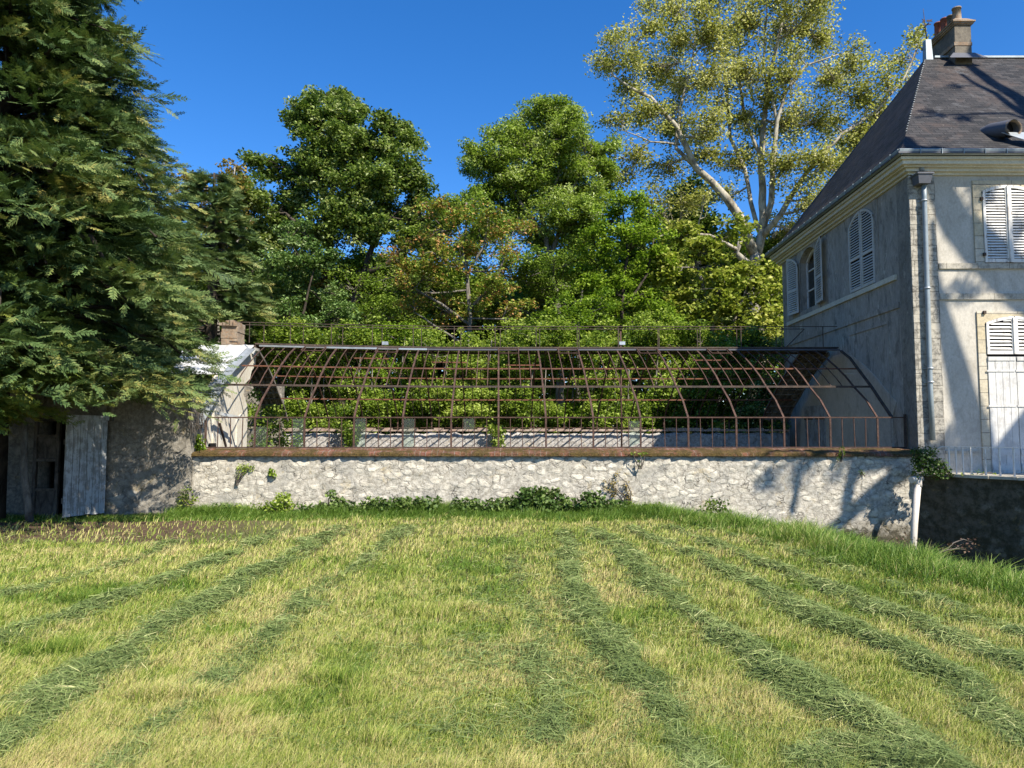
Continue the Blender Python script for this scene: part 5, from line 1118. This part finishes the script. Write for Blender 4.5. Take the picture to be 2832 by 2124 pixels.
lob += [(off(T0+TD*t_+Vector((0,0,z_)), 9.5), .7) for t_, z_ in ((1.2,-.1),(2.4,-.3),(3.6,.2),(4.8,-.1),(2.0,-1.2),(3.4,-1.2))]
lob += [(off(roofp(x_, y_), 11.6), r_) for x_, y_, r_ in ((2680,310,.25),(2600,300,.2),(2640,230,.2),(2790,420,.2))]
tree('shade_tree', 'big spreading tree off to the right whose limbs throw long shadows on the house', 'tree', tb, st, lob, M['oak'], M['dark_bark'], leaf=.10, clumps=26, per=20, rc=.20, twig=.012, limb_r=.03, shell=.2)
#==PART5==
# ---------------------------------------------------------------- climbers, wall plants, ground plants
def clump(name, label, cat, cs, mat, leaf, per, rc, tint0=.5, group=None, stems=True, flat=None):
    """cs: list of (point, r)"""
    base = Vector(min(cs, key=lambda c: c[0].z)[0]); root = empty(name, base, label, cat, group); C = []; T = []; mb = MB()
    for p, r in cs:
        n = max(8, int(per*(r/.2)**2)); o = ball(n)*r*1.0
        if flat is not None: o = o*np.array(flat)
        C.append(np.array(p)[None]+o); T.append(np.full(n, tint0+rng.normal()*.1)+rng.normal(size=n)*.2)
        mb.tube(curve_pts(base+Vector((random.uniform(-.05,.05),0,-.05)), p, .1, 3), [.012,.01,.008,.004], 4, cap=False)
    mb.build('stem', M['wood'], root); C = np.vstack(C); C[:,2] = np.maximum(C[:,2], ground_z(C[:,0], C[:,1])+.02)
    V, Fq, T = leaf_quads(C, leaf, np.concatenate(T), .75, .3); np_mesh('foliage', V, Fq, mat, root, tint=T); return root
def blob(px0, px1, Yd, hts, r, step=18):
    out = []; x = px0
    while x <= px1:
        t = (x-px0)/max(1, px1-px0); h = .82*float(np.interp(t, np.linspace(0,1,len(hts)), hts))+.04; b = onY(x, 1400, Yd); k = .05
        while k < h: out.append((Vector((b.x+random.uniform(-.06,.06), Yd+random.uniform(-.15,.15), float(ground_z(b.x, Yd, False))+k), ), r)); k += r*1.1
        x += step
    return out
gv = 'ivy and leafy plants along the foot of the low wall'
clump('ivy_clump', 'broad dark ivy mound at the wall foot, left of the middle', 'ivy', blob(1010,1210,13.4,[.18,.34,.40,.30],.15), M['ivy'], .075, 150, .1, .52, gv)
clump('ivy_clump', 'wide ivy mound at the wall foot directly below the middle of the greenhouse', 'ivy', blob(1235,1395,13.4,[.12,.26,.30,.16],.14), M['ivy'], .075, 150, .1, .5, gv)
clump('ivy_clump', 'tallest ivy mound at the wall foot, right of the middle', 'ivy', blob(1390,1580,13.38,[.22,.45,.50,.50,.35],.16), M['ivy'], .08, 150, .1, .5, gv)
clump('ivy_clump', 'ivy mound with climbing shoots under the reddish creeper', 'ivy', blob(1600,1730,13.4,[.38,.45,.30,.36],.14), M['ivy'], .08, 140, .1, .5, gv)
clump('leafy_plant', 'single upright light green leafy plant at the wall foot, third of the way along', 'plant', blob(752,800,13.4,[.3,.52,.35],.13,18), M['shrub'], .07, 150, .1, .7, gv)
clump('leafy_plant', 'small leafy plant beside the pale stone at the wall foot', 'plant', blob(905,950,13.4,[.28,.50,.30],.11,20), M['ivy'], .075, 130, .1, .65, gv)
clump('leafy_plant', 'low dark leafy plants at the left end of the wall foot', 'plant', blob(575,640,13.45,[.12,.2,.14],.10,20), M['ivy'], .06, 120, .1, .6, gv)
clump('ivy_clump', 'low ivy strip at the wall foot between the upright plant and the pale stone', 'ivy', blob(815,900,13.42,[.14,.22,.16,.2],.11,22), M['ivy'], .065, 130, .1, .6, gv)
clump('ivy_clump', 'low ivy strip at the wall foot just left of the broad dark ivy mound', 'ivy', blob(950,1010,13.42,[.24,.16,.22],.12,22), M['ivy'], .07, 130, .1, .55, gv)
clump('weed_clump', 'mixed pale weeds at the wall foot left of the upright plant', 'weeds', blob(650,745,13.44,[.12,.2,.26,.16,.24],.10,20), M['shrub'], .05, 130, .1, .45, gv)
clump('weed_clump', 'mixed weeds at the wall foot right of the tallest ivy, before the long grass', 'weeds', blob(1735,1830,13.4,[.26,.16,.2,.14],.11,20), M['shrub'], .05, 130, .1, .35, gv)
clump('dark_shrub', 'small dark bush in the long grass against the right half of the low wall', 'shrub', blob(1960,2010,13.3,[.35,.55,.35],.14,18), M['oak'], .06, 120, .1, .35)
def patch(pts, Yd, r): return [(onY(px, py, Yd), r*rr) for px, py, rr in pts]
clump('creeper', 'yellow-green creeper hanging on the low wall near its left end', 'creeper', patch([(665,1293,1),(680,1291,1),(695,1295,.8),(672,1305,.8),(658,1312,.7),(656,1325,.5),(655,1335,.4)], 13.66, .09), M['shrub'], .035, 260, .1, .6, flat=(1,.3,1))
clump('creeper', 'small round green plant rooted in the low wall right of the creeper', 'plant', patch([(751,1304,1),(754,1312,1),(748,1310,.8)], 13.64, .075), M['lime'], .05, 240, .1, .5, flat=(1,.5,1))
clump('creeper', 'reddish dying creeper on the low wall above the ivy', 'creeper', patch([(1705,1310,.7),(1700,1335,.9),(1695,1360,1.1),(1733,1345,1),(1738,1365,1),(1740,1385,.9),(1672,1330,.5),(1675,1350,.6)], 13.65, .10), M['brown'], .035, 200, .1, .3, flat=(1,.3,1.2))
clump('creeper', 'faint creeper trailing over the coping onto the wall, right of the middle', 'creeper', patch([(1750,1254,1),(1770,1256,1),(1785,1254,.9),(1768,1275,.5),(1770,1290,.5)], 13.58, .07), M['shrub'], .04, 140, .1, .4, flat=(1,.4,.8))
clump('creeper', 'small trailing plant on the coping near the house', 'creeper', patch([(2328,1240,.8),(2332,1250,1),(2325,1262,1),(2318,1270,.6)], 13.58, .08), M['shrub'], .04, 140, .1, .45, flat=(1,.4,1))
clump('creeper', 'tiny bright plant on the low wall near the house', 'plant', patch([(2380,1303,1),(2385,1310,.8)], 13.65, .07), M['lime'], .035, 120, .1, .6, flat=(1,.3,1))
clump('wall_plant', 'bright round-leaved plant on the left end of the coping', 'plant', patch([(548,1215,1),(552,1228,1.1),(545,1238,1),(555,1243,.8),(540,1246,.6)], 13.85, .12), M['lime'], .07, 130, .1, .55)
clump('creeper', 'withered creeper over the corner where the low wall meets the tall wall', 'creeper', patch([(505,1370,1),(515,1385,1.2),(530,1395,1),(520,1355,.8),(500,1392,1),(540,1380,.7)], 13.45, .12), M['gold'], .04, 170, .1, .35, flat=(1,.4,1))
clump('terrace_bush', 'dark bush spilling over the corner of the terrace wall', 'bush', patch([(2545,1255,1),(2560,1265,1.2),(2570,1285,1.3),(2550,1285,1.2),(2585,1300,1.1),(2610,1305,.9),(2600,1285,.8),(2540,1300,1),(2632,1308,.5),(2580,1250,.6)], 13.05, .17), M['ivy'], .055, 150, .1, .3)
clump('terrace_weeds', 'low green weeds at the foot of the white railing', 'plant', patch([(2690,1312,.8),(2705,1308,1),(2722,1310,1),(2660,1310,.6),(2748,1310,.6)], 12.95, .06), M['shrub'], .035, 160, .1, .5)
clump('climbing_ivy', 'green creeper twisting up the back wall of the greenhouse', 'creeper', patch([(1372,1190,1),(1378,1205,1),(1375,1220,1),(1380,1232,1.1),(1360,1185,.8),(1392,1195,.6)], 20.2, .2), M['shrub'], .08, 110, .1, .6)
clump('climbing_ivy', 'dense creeper filling the broken gable opening at the left end of the greenhouse', 'creeper', [(Vector((-6.5+random.uniform(-.25,.25), y_, z_)), .24) for y_ in (17.3,17.7,18.1,18.6,19.2,19.8) for z_ in (.9,1.3,1.7,2.1)]+[(Vector((-6.6, 18.2, 2.5)), .2), (Vector((-6.0,19.9,1.3)),.2), (Vector((-5.9,20.1,1.8)),.2)], M['shrub'], .085, 70, .1, .35)
clump('climbing_ivy', 'creeper on the back wall behind the left greenhouse bays', 'creeper', patch([(960,1195,1),(975,1210,1.1),(965,1225,1),(990,1190,.8),(940,1180,.8),(1000,1178,.6)], 20.2, .22), M['shrub'], .08, 100, .1, .4)
# dry twigs on the tall wall
mb = MB()
for k in range(26):
    x0_ = random.uniform(530, 570); pts = [onY(x0_, 1200+random.uniform(-30,30), 13.5)]
    for j in range(5): x0_ += random.uniform(-12,9); pts.append(onY(x0_, 1180-j*22+random.uniform(-8,8), 13.5-random.uniform(0,.08)))
    mb.tube(pts, [.007,.006,.005,.004,.003,.002], 4, cap=False)
tag(mb.build('dry_creeper', M['wood']), 'bare dry creeper stems on the tall wall beside the metal roof sheet', 'creeper')
# reddish weeds in the ditch
for nm, pxs in (('reddish weeds in the ditch beside the drain pipe', ((2470,1500),(2500,1490),(2530,1500),(2480,1520))), ('reddish weeds in the ditch right of the drain pipe', ((2600,1520),(2625,1515),(2660,1505),(2690,1500),(2670,1520)))):
    clump('ditch_weeds', nm, 'weeds', [(onY(px, py, 10.6), .10) for px, py in pxs], M['weed'], .04, 60, .1, .5)
# ---------------------------------------------------------------- grass
def blades(X, Y, Z, H, W, lean, az, tint, name, mat, seg=2, label=None):
    n = len(X); base = np.stack([X, Y, Z], 1); d = np.stack([np.cos(az), np.sin(az), np.zeros(n)], 1); s_ = np.stack([-np.sin(az+.8), np.cos(az+.8), np.zeros(n)], 1)
    lv = []
    fr = [0, .55, 1.0] if seg == 2 else [0, .35, .7, 1.0]
    for t in fr:
        c = base+d*(H*lean*t*t)[:,None]+np.array([0,0,1])*(H*(t-.35*np.minimum(lean,1.5)*t*t))[:,None]; wv = W*(1-t**1.5*.92)
        lv.append((c-s_*wv[:,None]/2, c+s_*wv[:,None]/2))
    V = np.stack([q for pr in lv for q in pr], 1); k = len(fr)*2; V = V.reshape(-1,3); b0 = np.arange(n)*k
    Fq = np.concatenate([np.stack([b0+2*i, b0+2*i+1, b0+2*i+3, b0+2*i+2], 1) for i in range(len(fr)-1)]); T = np.tile(np.clip(tint,0,1), len(fr)-1)
    o = np_mesh(name, V, Fq, mat, None, tint=T); return tag(o, label, 'grass', kind='stuff')
def lawn_pts(n, ymin=2.6, ymax=13.6, k=1.0):
    # more blades close by: density falls off with the square of the distance
    u = rng.random(n); Yp = 1/(1/ymin+(1/ymax-1/ymin)*u); Xp = (rng.random(n)*2-1)*(.80*Yp+.7); return Xp, Yp
X, Y = lawn_pts(620000); m = (bank_dist(X, Y) < .15) & ~((Y > 13.45)); 
dirtm = (X < -3.6+.5*(vnoise(X, Y, 1.5, 11)-.5)*2) & (Y > 10.1-.1*X*0+1.0*(vnoise(X, Y, 1.1, 12)-.5)) & (Y < 12.9); m &= ~(dirtm & (rng.random(len(X)) < .80))
rh = row_height(X, Y); m &= (rng.random(len(X)) > np.clip(rh/.03, 0, 1)*.75)
X, Y, rh = X[m], Y[m], rh[m]; n = len(X)
pa = vnoise(X, Y, .7, 21); pb = vnoise(X, Y, 2.6, 22); pc_ = vnoise(X, Y, 7, 23)
ctr = np.exp(-((X-.0)/1.0)**2)*np.exp(-((Y-5.0)/2.6)**2)
tint = .16+.36*pa+.34*pb+.12*(pc_-.5)+.12*ctr+rng.normal(size=n)*.24
green_t = (vnoise(X, Y, 1.9, 31) > .72); tint = np.where(green_t, tint-.28, tint)
H = (.038+.035*rng.random(n)+.035*pc_)*(1-.35*ctr); tuft = vnoise(X, Y, 3.2, 33) > .80; H = np.where(tuft, H*1.7, H)
blades(X, Y, ground_z(X, Y, False)-.004, H, np.clip(.0012*Y, .0035, .014)*(.7+.6*rng.random(n)), .25+.7*rng.random(n), rng.random(n)*6.28, tint, 'mown_grass', M['lawn'], 2, 'mown yellow-green grass stubble across the meadow')
# loose cut blades everywhere plus the raked rows
X, Y = lawn_pts(1300000); rh = row_height(X, Y); keep = rng.random(len(X)) < np.clip((rh-.004)/.035, 0, 1)*.62+.03+.05*np.exp(-((X+.1)/1.2)**2)*(vnoise(X,Y,2,41) > .45); keep &= (bank_dist(X, Y) < .3) & (Y < 13.4) & ~((X < -3.9) & (Y > 11.2))
X, Y, rh = X[keep], Y[keep], rh[keep]; n = len(X); az = rng.random(n)*6.28; el = rng.normal(size=n)*.28
L = .07+.12*rng.random(n); Wd = np.clip(.0010*Y, .003, .012)*(.6+.7*rng.random(n)); zb_ = ground_z(X, Y, False)+.012+rh*(.25+.95*rng.random(n)**.7)+.012*rng.random(n)
d = np.stack([np.cos(az)*np.cos(el), np.sin(az)*np.cos(el), np.sin(el)], 1); s_ = np.stack([-np.sin(az), np.cos(az), rng.normal(size=n)*.4], 1); c = np.stack([X, Y, zb_], 1); bend = np.stack([-np.sin(az), np.cos(az), np.zeros(n)], 1)*(rng.normal(size=n)*.25*L)[:,None]
p0 = c-d*L[:,None]/2; p1 = c+bend*.5+np.array([0,0,.1])*L[:,None]; p2 = c+d*L[:,None]/2; wv = s_*Wd[:,None]/2
V = np.stack([p0-wv*.5, p0+wv*.5, p1-wv, p1+wv, p2-wv*.2, p2+wv*.2], 1); V[:,:,2] = np.maximum(V[:,:,2], (ground_z(X, Y, False)+.006)[:,None]); V = V.reshape(-1,3); b0 = np.arange(n)*6
Fq = np.concatenate([np.stack([b0, b0+1, b0+3, b0+2], 1), np.stack([b0+2, b0+3, b0+5, b0+4], 1)]); t = np.clip(.42+.25*(vnoise(X, Y, 3, 51)-.5)+rng.normal(size=n)*.22, 0, 1)
tag(np_mesh('cut_grass', V, Fq, M['hay'], None, tint=np.tile(t, 2)), 'rows of drying dark green cut grass lying on the meadow', 'cut grass', kind='stuff')
# long grass on the bank and along the wall
def band_pts(n, s0, s1, y0=2.6, y1=14.0):
    X = rng.uniform(-1, 11, n*6); Y = rng.uniform(y0, y1, n*6); s_ = bank_dist(X, Y)+.25*(vnoise(X, Y, 1.3, 61)-.5); m = (s_ > s0) & (s_ < s1) & (Y < 13.6) & (X < 3+.62*Y); X, Y = X[m][:n], Y[m][:n]; return X, Y
X, Y = band_pts(40000, -.30, 1.15); s_ = bank_dist(X, Y); tf = vnoise(X, Y, 2.9, 63); k_ = rng.random(len(X)) < .35+1.1*tf; X, Y, s_, tf = X[k_], Y[k_], s_[k_], tf[k_]; n = len(X)
H = (.08+.25*tf+.13*rng.random(n)**2)*np.clip((s_+.42)/.5, .3, 1)
blades(X, Y, ground_z(X, Y)-.01, H, np.clip(.0012*Y, .007, .013)*(.6+.8*rng.random(n)), .2+1.0*rng.random(n), rng.random(n)*6.28, .46+.5*(vnoise(X, Y, 1.4, 68)-.5)+rng.normal(size=n)*.28, 'long_grass', M['tall'], 3, 'lush long green grass on the bank above the ditch')
X, Y = band_pts(16000, 1.0, 5.0, 4.0); n = len(X); tf = vnoise(X, Y, 2.4, 64); H = .10+.22*tf
blades(X, Y, ground_z(X, Y)-.01, H, np.full(n, .010), .5+.8*rng.random(n), rng.random(n)*6.28, .3+rng.normal(size=n)*.2, 'ditch_grass', M['tall'], 3, 'darker grass growing down in the ditch by the mossy wall')
n = 42000; X = rng.uniform(-6.4, 3.6, n); Y = 13.62-.85*rng.random(n)**1.6; tf = vnoise(X, Y, 1.6, 65); H = (.08+.30*tf*rng.random(n)+.05)*np.clip((Y-12.6)/.6, .4, 1)
blades(X, Y, ground_z(X, Y)-.01, H, .009+.006*rng.random(n), .3+.8*rng.random(n), rng.random(n)*6.28, .42+rng.normal(size=n)*.2, 'wall_foot_grass', M['tall'], 3, 'fringe of longer green grass along the foot of the low wall')
n = 9000; X = rng.uniform(-10.5, -6.0, n); Y = 13.5-.9*rng.random(n)**1.3; tf = vnoise(X, Y, 1.6, 66); H = (.04+.16*tf*rng.random(n))
blades(X, Y, ground_z(X, Y)-.01, H, np.full(n, .011), .4+.8*rng.random(n), rng.random(n)*6.28, .35+rng.normal(size=n)*.2, 'shaded_grass', M['tall'], 3, 'patchy grass under the cypress by the plank door')
